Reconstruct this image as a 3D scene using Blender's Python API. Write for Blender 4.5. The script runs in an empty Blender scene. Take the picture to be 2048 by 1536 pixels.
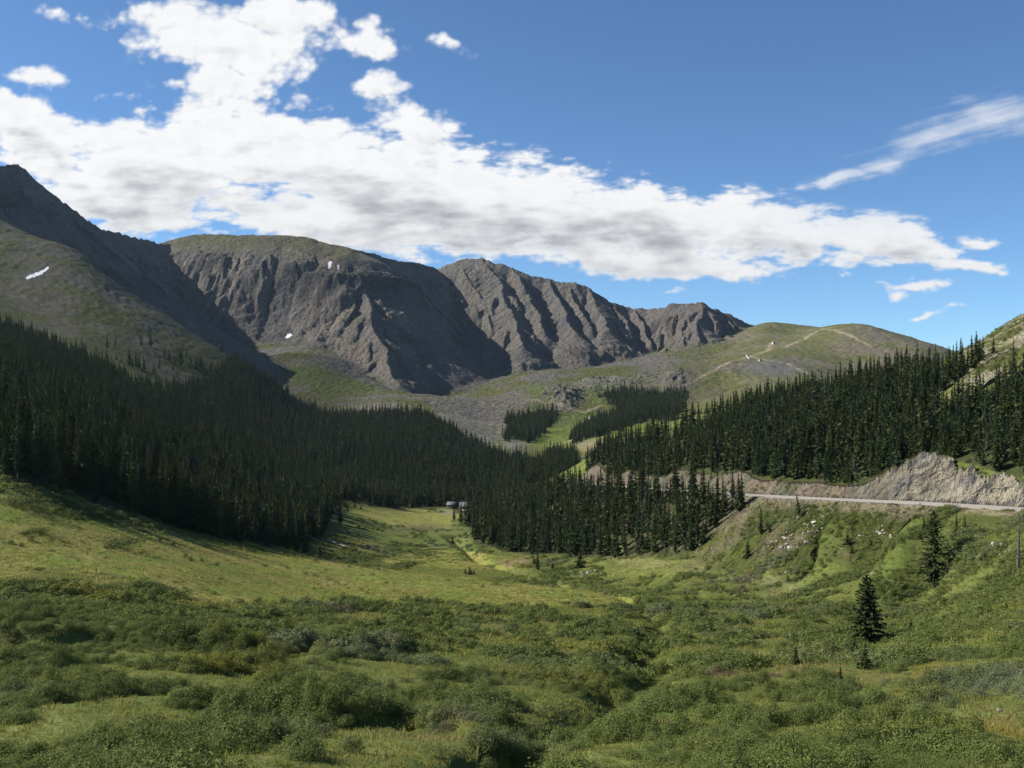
import bpy, math, random
import numpy as np
from mathutils import Vector

RNG = np.random.default_rng(11)
random.seed(5)
F = 1991.0          # focal length in photo pixels
CX, HY = 1024.0, 800.0   # principal column, horizon row

def P(px, py, Y):
    return np.array([(px - CX) / F * Y, Y, (HY - py) / F * Y])

# ------------------------------------------------------------------ noise
_perm = RNG.permutation(512)
_perm = np.concatenate([_perm, _perm, _perm]).astype(np.int32)
_ang = RNG.random(512) * 2 * np.pi
_gx, _gy = np.cos(_ang).astype(np.float32), np.sin(_ang).astype(np.float32)

def perlin(x, y):
    x = np.asarray(x, np.float64); y = np.asarray(y, np.float64)
    xi = np.floor(x).astype(np.int64); yi = np.floor(y).astype(np.int64)
    xf = (x - xi).astype(np.float32); yf = (y - yi).astype(np.float32)
    u = xf * xf * xf * (xf * (xf * 6 - 15) + 10); v = yf * yf * yf * (yf * (yf * 6 - 15) + 10)
    xa = xi & 511; xb = (xi + 1) & 511; ya = yi & 511; yb = (yi + 1) & 511
    def g(a, b, dx, dy):
        h = _perm[_perm[a] + b]
        h = h & 511
        return _gx[h] * dx + _gy[h] * dy
    n00 = g(xa, ya, xf, yf); n10 = g(xb, ya, xf - 1, yf)
    n01 = g(xa, yb, xf, yf - 1); n11 = g(xb, yb, xf - 1, yf - 1)
    a = n00 + u * (n10 - n00); b = n01 + u * (n11 - n01)
    return (a + v * (b - a)) * 1.5

def fbm(x, y, s, octv=4, gain=0.5, lac=2.03):
    r = 0; a = 1.0; f = 1.0 / s; t = 0
    for i in range(octv):
        r = r + a * perlin(x * f + 17.3 * i, y * f - 9.1 * i); t += a; a *= gain; f *= lac
    return r / t

def ridged(x, y, s, octv=4, gain=0.55, lac=2.1):
    r = 0; a = 1.0; f = 1.0 / s; t = 0
    for i in range(octv):
        r = r + a * (1 - 2 * np.abs(perlin(x * f + 31.7 * i, y * f + 5.3 * i))); t += a; a *= gain; f *= lac
    return r / t

def sstep(a, b, x):
    t = np.clip((x - a) / (b - a), 0, 1)
    return t * t * (3 - 2 * t)

def inpoly(px, py, poly):
    inside = np.zeros(px.shape, bool)
    n = len(poly); j = n - 1
    for i in range(n):
        xi, yi = poly[i]; xj, yj = poly[j]
        if yi != yj:
            c = ((yi > py) != (yj > py)) & (px < (xj - xi) * (py - yi) / (yj - yi) + xi)
            inside ^= c
        j = i
    return inside

# ------------------------------------------------------------------ base ground through control points (photo column, photo row, distance in m)
CTRL = [
 # near ground below the camera
 (-700,1950,8),(1024,1990,8),(2700,1990,8),(-700,1800,18),(1024,1840,18),(2700,1840,18),
 (-400,1600,40),(0,1590,40),(500,1610,40),(1024,1640,40),(1500,1650,42),(2048,1660,42),(2500,1660,42),
 (0,1515,50),(500,1515,55),(1024,1530,57),(1500,1530,58),(2048,1520,60),(2450,1500,60),
 (-400,1430,75),(0,1400,78),(400,1415,80),(800,1440,82),(1024,1445,84),(1400,1440,85),(1750,1425,86),(2048,1405,86),(2450,1370,86),
 (-400,1290,110),(0,1275,110),(300,1300,112),(600,1330,114),(900,1345,116),(1200,1360,118),(1500,1360,120),(1800,1345,120),(2048,1310,118),(2450,1250,118),
 (-400,1150,145),(0,1165,150),(250,1200,150),(500,1245,155),(800,1262,160),(1024,1275,165),(1290,1288,165),(1500,1290,170),(1730,1283,165),(1900,1245,165),(2048,1215,160),(2450,1140,160),
 (-400,1040,180),(0,1075,185),(200,1105,190),(400,1150,195),(600,1190,205),(800,1210,210),(1000,1220,212),(1200,1224,215),(1400,1240,215),(1600,1225,215),(1865,1172,235),(2035,1150,205),(2450,1060,205),
 (-400,930,225),(0,962,215),(150,1005,235),(300,1048,262),(450,1090,285),(600,1122,300),(800,1145,300),(1000,1165,300),(1150,1180,280),(1290,1198,250),(1350,1215,250),
 (1450,1175,280),(1600,1150,280),(1750,1125,275),
 (1300,1180,310),(1150,1160,345),(1024,1135,390),(900,1128,400),(760,1120,400),(1350,1135,325),(1500,1122,312),
 (330,1058,300),(500,1085,345),(620,1108,380),(700,1090,430),
 (1200,1108,400),(1400,1098,348),(1300,1105,370),(1024,1098,455),(900,1072,520),(760,1060,520),(1480,1085,336),
 (660,1070,450),(690,1040,520),(850,1035,650),(930,1018,730),(700,1002,640),(800,1014,720),(1000,1032,620),
 # left forested hill
 (-500,800,330),(0,862,330),(150,905,330),(300,985,350),(450,1040,390),(570,1060,440),
 (-500,640,620),(0,730,620),(150,790,600),(300,860,600),(430,930,580),(550,985,560),(640,1005,600),
 (-500,520,950),(0,645,1000),(150,700,950),(300,770,930),(430,850,850),(550,920,800),(680,970,800),(800,985,820),(900,992,820),(1000,1000,800),
 (-500,470,1250),(0,560,1250),(120,600,1230),(250,665,1180),(380,750,1130),(480,810,1080),(580,862,1050),(700,900,1000),(800,920,980),(920,945,950),(1020,960,930),
 (-500,330,1650),(0,440,1600),(60,474,1560),(122,490,1500),(165,510,1490),(205,542,1475),(280,600,1450),(350,643,1420),(425,690,1390),(500,735,1360),(560,778,1330),(620,826,1290),(680,845,1230),(760,860,1180),(860,880,1120),(960,915,1060),(1050,925,1020),
 (0,560,2000),(122,610,1850),(205,650,1800),(280,690,1780),(425,770,1700),(560,815,1640),(-500,420,2100),
 (640,815,1480),(700,812,1440),(760,815,1400),(840,825,1350),(900,845,1300),(960,875,1230),(1030,893,1150),(1075,918,1080),
 # lower talus and basin
 (540,748,1950),(620,745,1900),(700,772,1830),(770,788,1800),(850,790,1780),(920,800,1720),(1000,818,1650),(960,835,1500),(1010,855,1400),
 (560,700,2150),(660,715,2100),(480,700,2200),
 (1040,800,1720),(1080,785,1780),(1130,790,1780),(1180,795,1760),(1230,790,1760),(1100,815,1650),(1150,828,1580),(1200,832,1560),
 (1100,860,1400),(1150,870,1350),(1075,890,1250),(1130,888,1200),(1200,865,1250),(1290,835,1300),(1180,905,1080),(1150,925,980),(1110,945,900),
 (1000,790,2000),(1080,776,2020),(1160,769,2040),(1250,763,2040),(1330,757,2000),(1050,757,2230),(1200,744,2280),(1330,724,2320),(1420,706,2380),
 (880,806,1950),(900,790,2150),
 # grassy hills at the right
 (1300,800,1600),(1380,790,1600),(1390,760,1700),(1450,725,1850),(1500,712,2000),(1500,770,1550),(1600,745,1650),(1560,700,2150),(1530,647,2750),(1500,655,2800),(1575,668,2600),(1620,664,2600),(1660,655,2580),(1715,650,2500),(1760,663,2420),(1860,690,2300),(1960,735,2150),(2100,780,2050),(2300,800,2000),
 (1650,700,2200),(1750,720,2050),(1700,760,1700),(1850,760,1700),(2050,820,1600),
 (1530,690,3300),(1715,700,3200),(1860,740,3000),(2100,800,2900),(2600,800,2900),
 # right hillside with the road
 (1150,968,640),(1230,972,540),(1300,974,470),(1400,982,410),(1480,986,372),(1560,990,345),(1640,994,322),(1720,996,302),(1800,1000,285),(1900,1004,270),(2048,1010,250),(2250,1030,225),(2500,1050,205),
 (1080,1005,700),(1100,1030,560),(1200,1050,455),(1300,1050,405),(1400,1050,374),(1460,1045,350),
 (1520,1062,322),(1600,1072,297),(1700,1058,280),(1800,1070,256),(1900,1085,238),(2048,1090,213),
 (1240,957,548),(1200,959,610),(1150,960,690),(1290,956,505),(1300,944,548),(1250,943,600),(1350,945,500),(1180,946,700),(1330,955,472),(1470,956,389),(1560,963,359),(1640,966,338),(1720,968,319),
 (1120,952,760),(1180,935,680),(1260,938,560),(1350,938,480),(1450,938,420),(1550,935,385),(1650,930,355),(1750,925,330),(1850,905,312),(1960,895,297),(2048,885,285),(2250,870,265),
 (1160,925,780),(1200,905,720),(1300,877,640),(1400,848,590),(1500,828,550),(1600,808,520),(1700,788,490),(1800,768,455),(1880,742,430),(1950,705,410),(2048,655,385),(2200,590,370),(2500,500,350),
 (1180,945,950),(1300,905,900),(1400,880,860),(1600,850,800),(1800,820,750),(1950,780,720),(2048,740,720),(2300,640,700),
 (1300,870,1150),(1500,830,1150),(1800,840,1150),(2200,800,1150),
 # far surroundings
 (-700,560,2600),(-500,500,3000),(400,700,3600),(1024,760,3800),(1500,780,4200),(2400,800,4200),(1024,800,9000),(-800,790,9000),(2800,800,9000),
]
SU, SL = 3.2, 1.55
def _warp_l(Y): return np.log(Y)
_c = np.array(CTRL, float)
_cu = (_c[:,0] - CX) / F * SU; _cl = _warp_l(_c[:,2]) * SL; _cv = (HY - _c[:,1]) / F

def _tps(r2): return 0.5 * r2 * np.log(r2 + 1e-12)
def _fit():
    n = len(_cu)
    K = _tps((_cu[:,None] - _cu[None]) ** 2 + (_cl[:,None] - _cl[None]) ** 2) + np.eye(n) * 6e-4
    Pm = np.stack([np.ones(n), _cu, _cl], 1)
    A = np.block([[K, Pm], [Pm.T, np.zeros((3,3))]])
    return np.linalg.solve(A, np.concatenate([_cv, np.zeros(3)]))
_w = _fit()
def base_v(u, lY):
    U = np.asarray(u).ravel() * SU; L = np.asarray(lY).ravel() * SL
    out = np.empty(U.shape)
    for i in range(0, len(U), 20000):
        a, b = U[i:i+20000,None], L[i:i+20000,None]
        k = _tps((a - _cu) ** 2 + (b - _cl) ** 2)
        out[i:i+20000] = k @ _w[:-3] + _w[-3] + _w[-2] * a[:,0] + _w[-1] * b[:,0]
    return out.reshape(np.asarray(u).shape)

# ------------------------------------------------------------------ the sampling grid: columns of equal direction, rows of growing distance
def seg(a, b, step): return np.arange(a, b, step)
UC = np.concatenate([seg(-1.15,-0.82,0.012), seg(-0.82,-0.57,0.004), seg(-0.57,0.57,0.00115), seg(0.57,0.82,0.004), seg(0.82,1.16,0.012)])
rows = [np.exp(seg(math.log(6), math.log(40), 0.05)), np.exp(seg(math.log(40), math.log(200), 0.0046)), np.exp(seg(math.log(200), math.log(470), 0.0023)), np.exp(seg(math.log(470), math.log(700), 0.0042)),
        np.exp(seg(math.log(700), math.log(1300), 0.0032)), seg(1300, 3150, 3.0), np.exp(seg(math.log(3150), math.log(4600), 0.012)),
        np.exp(seg(math.log(4600), math.log(10200), 0.1))]
YR = np.concatenate(rows)
NU, NY = len(UC), len(YR)
# coarse evaluation then cubic-smooth bilinear upsampling
_ucg = np.linspace(-1.2, 1.2, 376); _lcg = np.linspace(math.log(5.5), math.log(33000), 420)
_UU, _LL = np.meshgrid(_ucg, _lcg)
_VG = base_v(_UU, _LL)
def interp2(gx, gy, Z, x, y):
    fx = np.clip((x - gx[0]) / (gx[1] - gx[0]), 0, len(gx) - 1.0001); fy = np.clip((y - gy[0]) / (gy[1] - gy[0]), 0, len(gy) - 1.0001)
    ix = fx.astype(int); iy = fy.astype(int); fx = fx - ix; fy = fy - iy
    fx = fx; fy = fy
    return (Z[iy,ix] * (1-fx) + Z[iy,ix+1] * fx) * (1-fy) + (Z[iy+1,ix] * (1-fx) + Z[iy+1,ix+1] * fx) * fy
U2, Y2 = np.meshgrid(UC, YR)
X2 = U2 * Y2
Z2 = interp2(_ucg, _lcg, _VG, U2, np.log(Y2)) * Y2
ZB = Z2.copy()

# ------------------------------------------------------------------ mountains: crest lines and how the flanks drop from them
def prof(pts):
    ds = [p[0] for p in pts]; zs = [p[1] for p in pts]
    return lambda d: np.where(d < ds[-1], np.interp(d, ds, zs), zs[-1] + (d - ds[-1]) * 0.55)
STEEP = prof([(0,0),(30,30),(120,125),(220,222),(420,350),(700,520)])
DOME = prof([(0,0),(40,13),(110,48),(175,100),(265,235),(330,300),(500,400),(700,500)])
WALL = prof([(0,0),(20,22),(120,140),(200,228),(320,310),(600,480)])
SPUR = prof([(0,0),(25,22),(120,112),(220,200),(400,320),(600,440)])
RIBP = prof([(0,0),(14,15),(60,78),(120,145),(300,300)])
HIPS = prof([(0,0),(60,40),(160,110),(300,190),(600,350)])
PEAK = prof([(0,0),(25,25),(120,130),(180,185),(320,270),(600,430)])
RIDGES = [
 ('left', STEEP, 11, [(-420,240,1750),(-150,300,1850),(0,336,1930),(36,330,1980),(62,350,2010),(100,385,2080),(140,420,2160),(165,440,2220),(215,462,2330),(280,478,2480),(320,487,2590),(345,486,2660),(372,474,2720)]),
 ('dome', DOME, 3, [(372,474,2720),(395,470,2700),(440,469,2660),(500,470,2630),(560,470,2610),(610,474,2600),(650,484,2590),(690,494,2560)]),
 ('dome', WALL, 8, [(690,494,2560),(730,505,2620),(770,515,2700),(800,521,2760),(835,526,2830),(860,534,2900),(880,541,2980)]),
 ('dome', SPUR, 4, [(680,494,2560),(705,520,2500),(720,560,2420),(735,610,2320),(750,655,2230),(772,697,2150),(782,730,2060),(800,770,1950)]),
 ('wall', WALL, 7, [(880,541,2980),(905,527,2960),(935,519,2940),(965,517,2920),(990,524,2900),(1020,535,2890),(1060,552,2880),(1095,559,2870),(1120,565,2860),(1150,566,2850),(1180,576,2850),(1205,592,2850),(1230,607,2850),(1262,616,2850),(1300,619,2830),(1335,617,2790)]),
 ('wall', PEAK, 4, [(1335,617,2790),(1350,611,2770),(1375,607,2740),(1400,604,2720),(1425,615,2730),(1455,628,2750),(1490,645,2780),(1530,665,2800)]),
 ('wall', PEAK, 3, [(1400,604,2720),(1398,640,2640),(1392,680,2560)]),
 ('wall', SPUR, 3, [(965,517,2920),(1000,575,2770),(1030,640,2600),(1050,690,2470)]),
 ('wall', SPUR, 3, [(1095,559,2870),(1120,610,2720),(1150,665,2580)]),
 ('wall', SPUR, 3, [(1180,576,2850),(1200,620,2730),(1215,660,2620)]),
 ('wall', RIBP, 3, [(920,523,2950),(955,590,2780),(985,655,2610)]),
 ('wall', RIBP, 3, [(1020,535,2890),(1058,600,2730),(1090,655,2590)]),
 ('wall', RIBP, 3, [(1138,566,2855),(1160,615,2740),(1180,655,2640)]),
 ('wall', RIBP, 3, [(1235,608,2850),(1252,648,2740),(1264,680,2650)]),
 ('wall', RIBP, 3, [(1275,617,2845),(1290,655,2740),(1300,684,2660)]),
 ('wall', RIBP, 3, [(1320,618,2810),(1334,655,2710),(1342,684,2640)]),
 ('wall', RIBP, 3, [(1365,609,2755),(1368,650,2660),(1362,690,2580)]),
 ('wall', RIBP, 3, [(1440,622,2740),(1452,655,2660),(1460,682,2600)]),
]
mt = Y2[:,0] > 1250
i0 = int(np.argmax(mt)); i1 = int(np.argmax(YR > 4600))
x = X2[i0:i1]; y = Y2[i0:i1]
wx = x + 26 * fbm(x, y, 170, 3) + 6 * fbm(x, y, 38, 2); wy = y + 26 * fbm(x + 500, y - 300, 170, 3) + 6 * fbm(x + 90, y, 38, 2)
best = np.full(x.shape, -1e9); bs = np.zeros(x.shape); bd = np.full(x.shape, 1e6); bk = np.zeros(x.shape, np.int8)
KID = {'left': 1, 'dome': 2, 'wall': 3}
for ri, (kind, pf, jag, pts) in enumerate(RIDGES):
    w3 = np.array([P(*p) for p in pts])
    s0 = ri * 3000.0
    for a, b in zip(w3[:-1], w3[1:]):
        dx, dy = b[0] - a[0], b[1] - a[1]; L2 = dx * dx + dy * dy; L = math.sqrt(L2)
        t = np.clip(((wx - a[0]) * dx + (wy - a[1]) * dy) / L2, 0, 1)
        d = np.hypot(wx - a[0] - t * dx, wy - a[1] - t * dy)
        s = s0 + t * L
        h = a[2] + t * (b[2] - a[2]) - pf(d)
        m = h > best
        best = np.where(m, h, best); bs = np.where(m, s, bs); bd = np.where(m, d, bd); bk = np.where(m, KID[kind], bk)
        s0 += L
jagk = np.where(bk == 1, 9.0, np.where(bk == 2, 3.0, 7.0))
crest = np.exp(-bd / 30)
best = best + jagk * crest * (ridged(bs, bs * 0 + 3.3, 34, 3) - 0.35) * 0.9
# ribs and gullies running down the flanks
cliff = sstep(15, 90, bd - 95 * ((bk == 2) & (bs < 6000))) * (1 - sstep(210, 420, bd))
wob = 22 * fbm(x, y, 120, 3)
rib = ridged(bs + wob, bd * 0.22 + bs * 0.05, 54, 3)
rib2 = ridged(bs + wob * .6 + 77, bd * 0.35, 21, 3)
ribamp = np.where(bk == 3, 37.0, np.where(bk == 2, 24.0, 16.0))
best = best + cliff * ribamp * (rib - 0.25) + cliff * np.where(bk == 3, 13.0, 9.0) * (rib2 - 0.2)
tal = sstep(200, 380, bd)
best = best + (.25 + cliff) * 2.6 * ridged(x + .3 * y, y, 13, 3)
best = best + tal * 4.0 * ridged(bs + wob * .5, bd * 0.08, 40, 2)
best = best + (0.18 + .8 * cliff) * (np.where(bk == 3, 8.0, 6.0) * ridged(x, y, 33, 4) + 2.2 * fbm(x, y, 9, 2))
base = Z2[i0:i1]
base = base + sstep(1300, 1700, y) * (5 * fbm(x, y, 130, 4) + 2.0 * ridged(x, y, 24, 3))
kk = 14.0
hmix = np.clip(0.5 + 0.5 * (best - base) / kk, 0, 1)
Z2[i0:i1] = base * (1 - hmix) + best * hmix + kk * hmix * (1 - hmix)
MT = np.zeros(Z2.shape, np.float32); MT[i0:i1] = hmix
BD = np.full(Z2.shape, 1e6, np.float32); BD[i0:i1] = bd
BK = np.zeros(Z2.shape, np.int8); BK[i0:i1] = bk
CLF = np.zeros(Z2.shape, np.float32); CLF[i0:i1] = cliff * hmix
RIB = np.zeros(Z2.shape, np.float32); RIB[i0:i1] = rib

# ------------------------------------------------------------------ hill and meadow relief
PX2 = CX + U2 * F
n_big = fbm(X2, Y2, 60, 3); n_mid = fbm(X2, Y2, 17, 3)
near = 1 - sstep(500, 900, Y2)
Z2 += (1 - MT) * ((1.1 * n_big + 0.55 * n_mid) * sstep(60, 300, Y2) * near + sstep(800, 1300, Y2) * (4 * fbm(X2, Y2, 90, 4) + 1.2 * ridged(X2, Y2, 14, 2)))
Z2 += (1 - MT) * near * (0.55 * fbm(X2, Y2, 9, 2) * (1 - sstep(60, 300, Y2)))
# broken rocky knolls in the basin and on the open shoulder at the right
PYB = HY - ZB / Y2 * F
def blob(cx, cy, rx, ry, Ya, Yb):
    return np.exp(-(((PX2 - cx) / rx) ** 2 + ((PYB - cy) / ry) ** 2)) * ((Y2 > Ya) & (Y2 < Yb))
KN = blob(1345,765,34,26,1450,2050) + blob(1230,772,50,18,1500,2050) + 0.9 * blob(1120,790,40,16,1500,2000) + blob(1130,805,22,14,1500,2000)
KN = KN + .8 * blob(1290,755,22,12,1500,2100) + .7 * blob(1180,775,22,10,1500,2100)
KN = np.clip(KN, 0, 1.2)
Z2 += KN * (5 + 14 * ridged(X2, Y2, 22, 4))
RK = blob(1960,740,70,60,340,460) + blob(2048,665,70,40,340,460)
RK = np.clip(RK, 0, 1)
Z2 += RK * 2.6 * ridged(X2, Y2, 11, 4)
# gully of the small stream in the foreground
GUL = [P(960,1560,52), P(1010,1500,60), P(1100,1440,82), P(1230,1390,102), P(1310,1340,125), P(1290,1290,160), P(1330,1235,205), P(1250,1200,255), P(1120,1165,330), P(960,1120,420), P(900,1075,520)]
def pl_dist(X, Y, pts):
    bdist = np.full(X.shape, 1e9); sg = np.zeros(X.shape); zz = np.zeros(X.shape); ss = np.zeros(X.shape); s0 = 0.0
    for a, b in zip(pts[:-1], pts[1:]):
        dx, dy = b[0] - a[0], b[1] - a[1]; L2 = dx * dx + dy * dy; L = math.sqrt(L2)
        t = np.clip(((X - a[0]) * dx + (Y - a[1]) * dy) / L2, 0, 1)
        ex = X - a[0] - t * dx; ey = Y - a[1] - t * dy
        d = np.hypot(ex, ey); m = d < bdist
        bdist = np.where(m, d, bdist); sg = np.where(m, np.sign(dx * ey - dy * ex), sg)
        zz = np.where(m, a[2] + t * (b[2] - a[2]), zz); ss = np.where(m, s0 + t * L, ss); s0 += L
    return bdist, sg, zz, ss
j1 = int(np.argmax(YR > 700))
gd, _, _, _ = pl_dist(X2[:j1] + 3 * n_mid[:j1], Y2[:j1], GUL)
Z2[:j1] -= 2.5 * np.exp(-(gd / 3.2) ** 2)
GULD = np.full(Z2.shape, 1e6); GULD[:j1] = gd
# a second dark bank at the left
GUL2 = [P(-200,1250,118), P(60,1272,116), P(250,1282,115), P(420,1296,113), P(500,1290,114), P(640,1262,126), P(760,1240,150)]
gd2, _, _, _ = pl_dist(X2[:j1] + 2 * n_mid[:j1], Y2[:j1], GUL2)
Z2[:j1] += 1.6 * np.exp(-((gd2 - 4) / 4.0) ** 2) * 0.7 - 1.2 * np.exp(-(gd2 / 2.5) ** 2)
GULD[:j1] = np.minimum(gd, gd2)
# low cut banks that face the camera, where the brook has eaten into the scrub
BANKS = [([P(-120,1300,106), P(100,1292,108), P(250,1272,113), P(330,1282,112), P(420,1298,110), P(520,1288,113), P(650,1268,123)], 1.0),
         ([P(430,1425,82), P(550,1442,79), P(650,1458,76), P(760,1450,78), P(850,1444,80), P(905,1468,76)], .95),
         ([P(860,1492,68), P(960,1500,66), P(1060,1486,70), P(1150,1455,77), P(1200,1425,86)], 1.0),
         ([P(1120,1318,130), P(1190,1345,118), P(1290,1400,100), P(1330,1395,101)], 1.0),
         ([P(60,1520,56), P(150,1512,57), P(240,1500,59), P(300,1508,58)], .9),
         ([P(1380,1250,190), P(1440,1262,185), P(1480,1258,186)], .9)]
BANKD = np.full(Z2.shape, 1e6)
jb = int(np.argmax(YR > 260))
for bl, bh in BANKS:
    qd, qs, _, qt = pl_dist(X2[:jb] + 1.6 * n_mid[:jb], Y2[:jb] + 1.2 * n_mid[:jb], bl)
    sd_ = qd * qs
    tot = max(qt.max(), 1); fade = sstep(0, 8, qt) * sstep(tot, tot - 8, qt)
    Z2[:jb] += fade * bh * (sstep(-.3, 1.6, sd_) * np.exp(-np.maximum(sd_, 0) / 14) - .65 * np.exp(-((sd_ + 1.4) / 1.9) ** 2)) * (qd < 45)
    BANKD[:jb] = np.where((fade > .3) & (qd < abs(BANKD[:jb])), sd_, BANKD[:jb])

# ------------------------------------------------------------------ the road: a bench cut into the right hillside
ROAD_PTS = [P(1125,962,705), P(1175,967,620), P(1250,973,520), P(1330,979,450), P(1400,983,405), P(1470,988,372), P(1560,993,342), P(1640,997,320), P(1720,1000.5,300), P(1800,1004,284), P(1900,1009.5,267), P(1980,1014.5,256), P(2060,1020,246), P(2160,1027,234), P(2300,1038,219), P(2500,1056,201), P(2750,1082,182)]
# resample smoothly (Catmull-Rom)
def catmull(pts, n=10):
    pts = [np.array(p) for p in pts]; pts = [2 * pts[0] - pts[1]] + pts + [2 * pts[-1] - pts[-2]]; out = []
    for i in range(1, len(pts) - 2):
        p0, p1, p2, p3 = pts[i-1:i+3]
        for k in range(n):
            t = k / n
            out.append(0.5 * (2*p1 + (p2-p0)*t + (2*p0-5*p1+4*p2-p3)*t*t + (3*p1-p0-3*p2+p3)*t**3))
    out.append(pts[-2]); return out
ROAD = catmull(ROAD_PTS, 6)
r0 = int(np.argmax(YR > 150)); r1 = int(np.argmax(YR > 780))
xs, ys, zs = X2[r0:r1], Y2[r0:r1], Z2[r0:r1]
# rock knob above the road at the right
for (kx, ky, kY, hh, rr) in [(1915,930,287,3.6,17),(2070,930,268,2.2,20),(1850,960,296,2.2,15)]:
    c = P(kx, ky, kY); zs = zs + hh * np.exp(-((xs - c[0]) ** 2 + (ys - c[1]) ** 2) / rr ** 2)
rd, rs, rz, rss = pl_dist(xs, ys, [np.array(p) for p in ROAD])
up = rs > 0     # uphill side of the line
HALF = 6.6
dd = np.maximum(rd - HALF, 0)
pxr = PX2[r0:r1]
rockcut = sstep(1740, 1800, pxr) 
jit = 1 + (.25 + .2 * rockcut) * ridged(rss, dd * 0.35, 16, 3) * sstep(0.5, 5, dd)
cutmax = rz + dd * (1.2 + 0.1 * rockcut) * jit - 0.05
fillmin = rz - dd * 0.80 * (1 + 0.05 * fbm(xs, ys, 14, 3)) - 0.05
isup = up
_k = 5.0; _h = np.clip(.5 + .5 * (fillmin - zs) / _k, 0, 1)
znew = np.where(isup, np.minimum(zs, cutmax), zs * (1 - _h) + fillmin * _h + _k * _h * (1 - _h) * .35)
znew = np.where(isup, np.maximum(znew, fillmin), np.minimum(znew, rz + dd * 0.4 + 0.0))
CUT = np.zeros(Z2.shape, np.float32); FILL = np.zeros(Z2.shape, np.float32)
CUT[r0:r1] = np.where(isup & (zs > cutmax - 0.15) & (dd > 0.0), 1, 0)
FILL[r0:r1] = np.where(~isup, sstep(-.6, .5, fillmin - zs), 0) * (dd < 30)
bench = rd < HALF
znew = np.where(bench, rz - 0.06, znew)
rockface = CUT[r0:r1] * rockcut
znew = znew + rockface * (2.6 * (ridged(rss + .7 * dd, dd * .3, 7.5, 4) - .3) + 0.9 * ridged(rss, dd, 2.6, 2)) * sstep(0.8, 4, dd)
Z2[r0:r1] = znew
RB = np.zeros(Z2.shape, np.float32); RB[r0:r1] = bench
RC = np.zeros(Z2.shape, np.float32); RC[r0:r1] = rockface

PY2 = HY - Z2 / Y2 * F
LYR = np.log(YR)
def ground(x, y):
    """height of the finished terrain at world x, y"""
    x = np.asarray(x, float); y = np.asarray(y, float)
    u = x / y
    ci = np.clip(np.searchsorted(UC, u) - 1, 0, NU - 2); ri = np.clip(np.searchsorted(YR, y) - 1, 0, NY - 2)
    fx = np.clip((u - UC[ci]) / (UC[ci+1] - UC[ci]), 0, 1); fy = np.clip((y - YR[ri]) / (YR[ri+1] - YR[ri]), 0, 1)
    return (Z2[ri,ci] * (1-fx) + Z2[ri,ci+1] * fx) * (1-fy) + (Z2[ri+1,ci] * (1-fx) + Z2[ri+1,ci+1] * fx) * fy
def sample(A, x, y):
    u = x / y
    ci = np.clip(np.searchsorted(UC, u) - 1, 0, NU - 2); ri = np.clip(np.searchsorted(YR, y) - 1, 0, NY - 2)
    return A[ri, ci]
def hit(px, py, Ymin=20.0, Ymax=4500.0):
    """first point of the terrain along the sight line through a photo pixel"""
    u = (px - CX) / F; v = (HY - py) / F
    m = (YR >= Ymin) & (YR <= Ymax); Y = YR[m]
    z = ground(u * Y, Y); k = np.nonzero(z >= v * Y)[0]
    if len(k) == 0: return None
    Yh = float(Y[k[0]]); return Vector((u * Yh, Yh, float(ground(u * Yh, Yh))))

# ================================================================== scene helpers
SC = bpy.context.scene
COL = SC.collection
def tag(o, label=None, cat=None, group=None, kind=None):
    if label: o['label'] = label
    if cat: o['category'] = cat
    if group: o['group'] = group
    if kind: o['kind'] = kind
    return o
def mesh_from(name, V, Fq, mat=None, parent=None, smooth=False, loose_sizes=None):
    me = bpy.data.meshes.new(name)
    V = np.asarray(V, np.float32)
    me.vertices.add(len(V)); me.vertices.foreach_set('co', V.ravel())
    if isinstance(Fq, np.ndarray):
        k = Fq.shape[1]; nf = len(Fq); flat = Fq.astype(np.int32).ravel()
        starts = np.arange(nf, dtype=np.int32) * k; tot = np.full(nf, k, np.int32)
    else:
        nf = len(Fq); flat = np.array([i for f in Fq for i in f], np.int32)
        tot = np.array([len(f) for f in Fq], np.int32); starts = np.concatenate([[0], np.cumsum(tot)[:-1]]).astype(np.int32)
    me.loops.add(len(flat)); me.loops.foreach_set('vertex_index', flat)
    me.polygons.add(nf); me.polygons.foreach_set('loop_start', starts); me.polygons.foreach_set('loop_total', tot)
    if smooth: me.polygons.foreach_set('use_smooth', np.ones(nf, bool))
    me.update(calc_edges=True)
    if mat: me.materials.append(mat)
    o = bpy.data.objects.new(name, me); COL.objects.link(o)
    if parent: o.parent = parent
    return o
def new_mat(name):
    m = bpy.data.materials.new(name); m.use_nodes = True
    nt = m.node_tree; b = nt.nodes['Principled BSDF']
    b.inputs['Specular IOR Level'].default_value = 0.15; b.inputs['Roughness'].default_value = 0.9
    return m, nt, b
def nd(nt, typ, **kw):
    n = nt.nodes.new(typ)
    for k, v in kw.items(): setattr(n, k, v)
    return n
def setin(n, **kw):
    for k, v in kw.items(): n.inputs[k].default_value = v
def math_node(nt, op, a, b=None, clamp=False):
    n = nt.nodes.new('ShaderNodeMath'); n.operation = op; n.use_clamp = clamp
    for i, v in enumerate((a, b)):
        if v is None: continue
        if isinstance(v, (int, float)): n.inputs[i].default_value = v
        else: nt.links.new(v, n.inputs[i])
    return n.outputs[0]

# ================================================================== what grows or lies where (albedo per vertex)
dzu = np.gradient(Z2, UC, axis=1); dzY = np.gradient(Z2, YR, axis=0)
gxx = dzu / Y2; gyy = dzY - U2 / Y2 * dzu
SLOPE = np.hypot(gxx, gyy)

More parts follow.
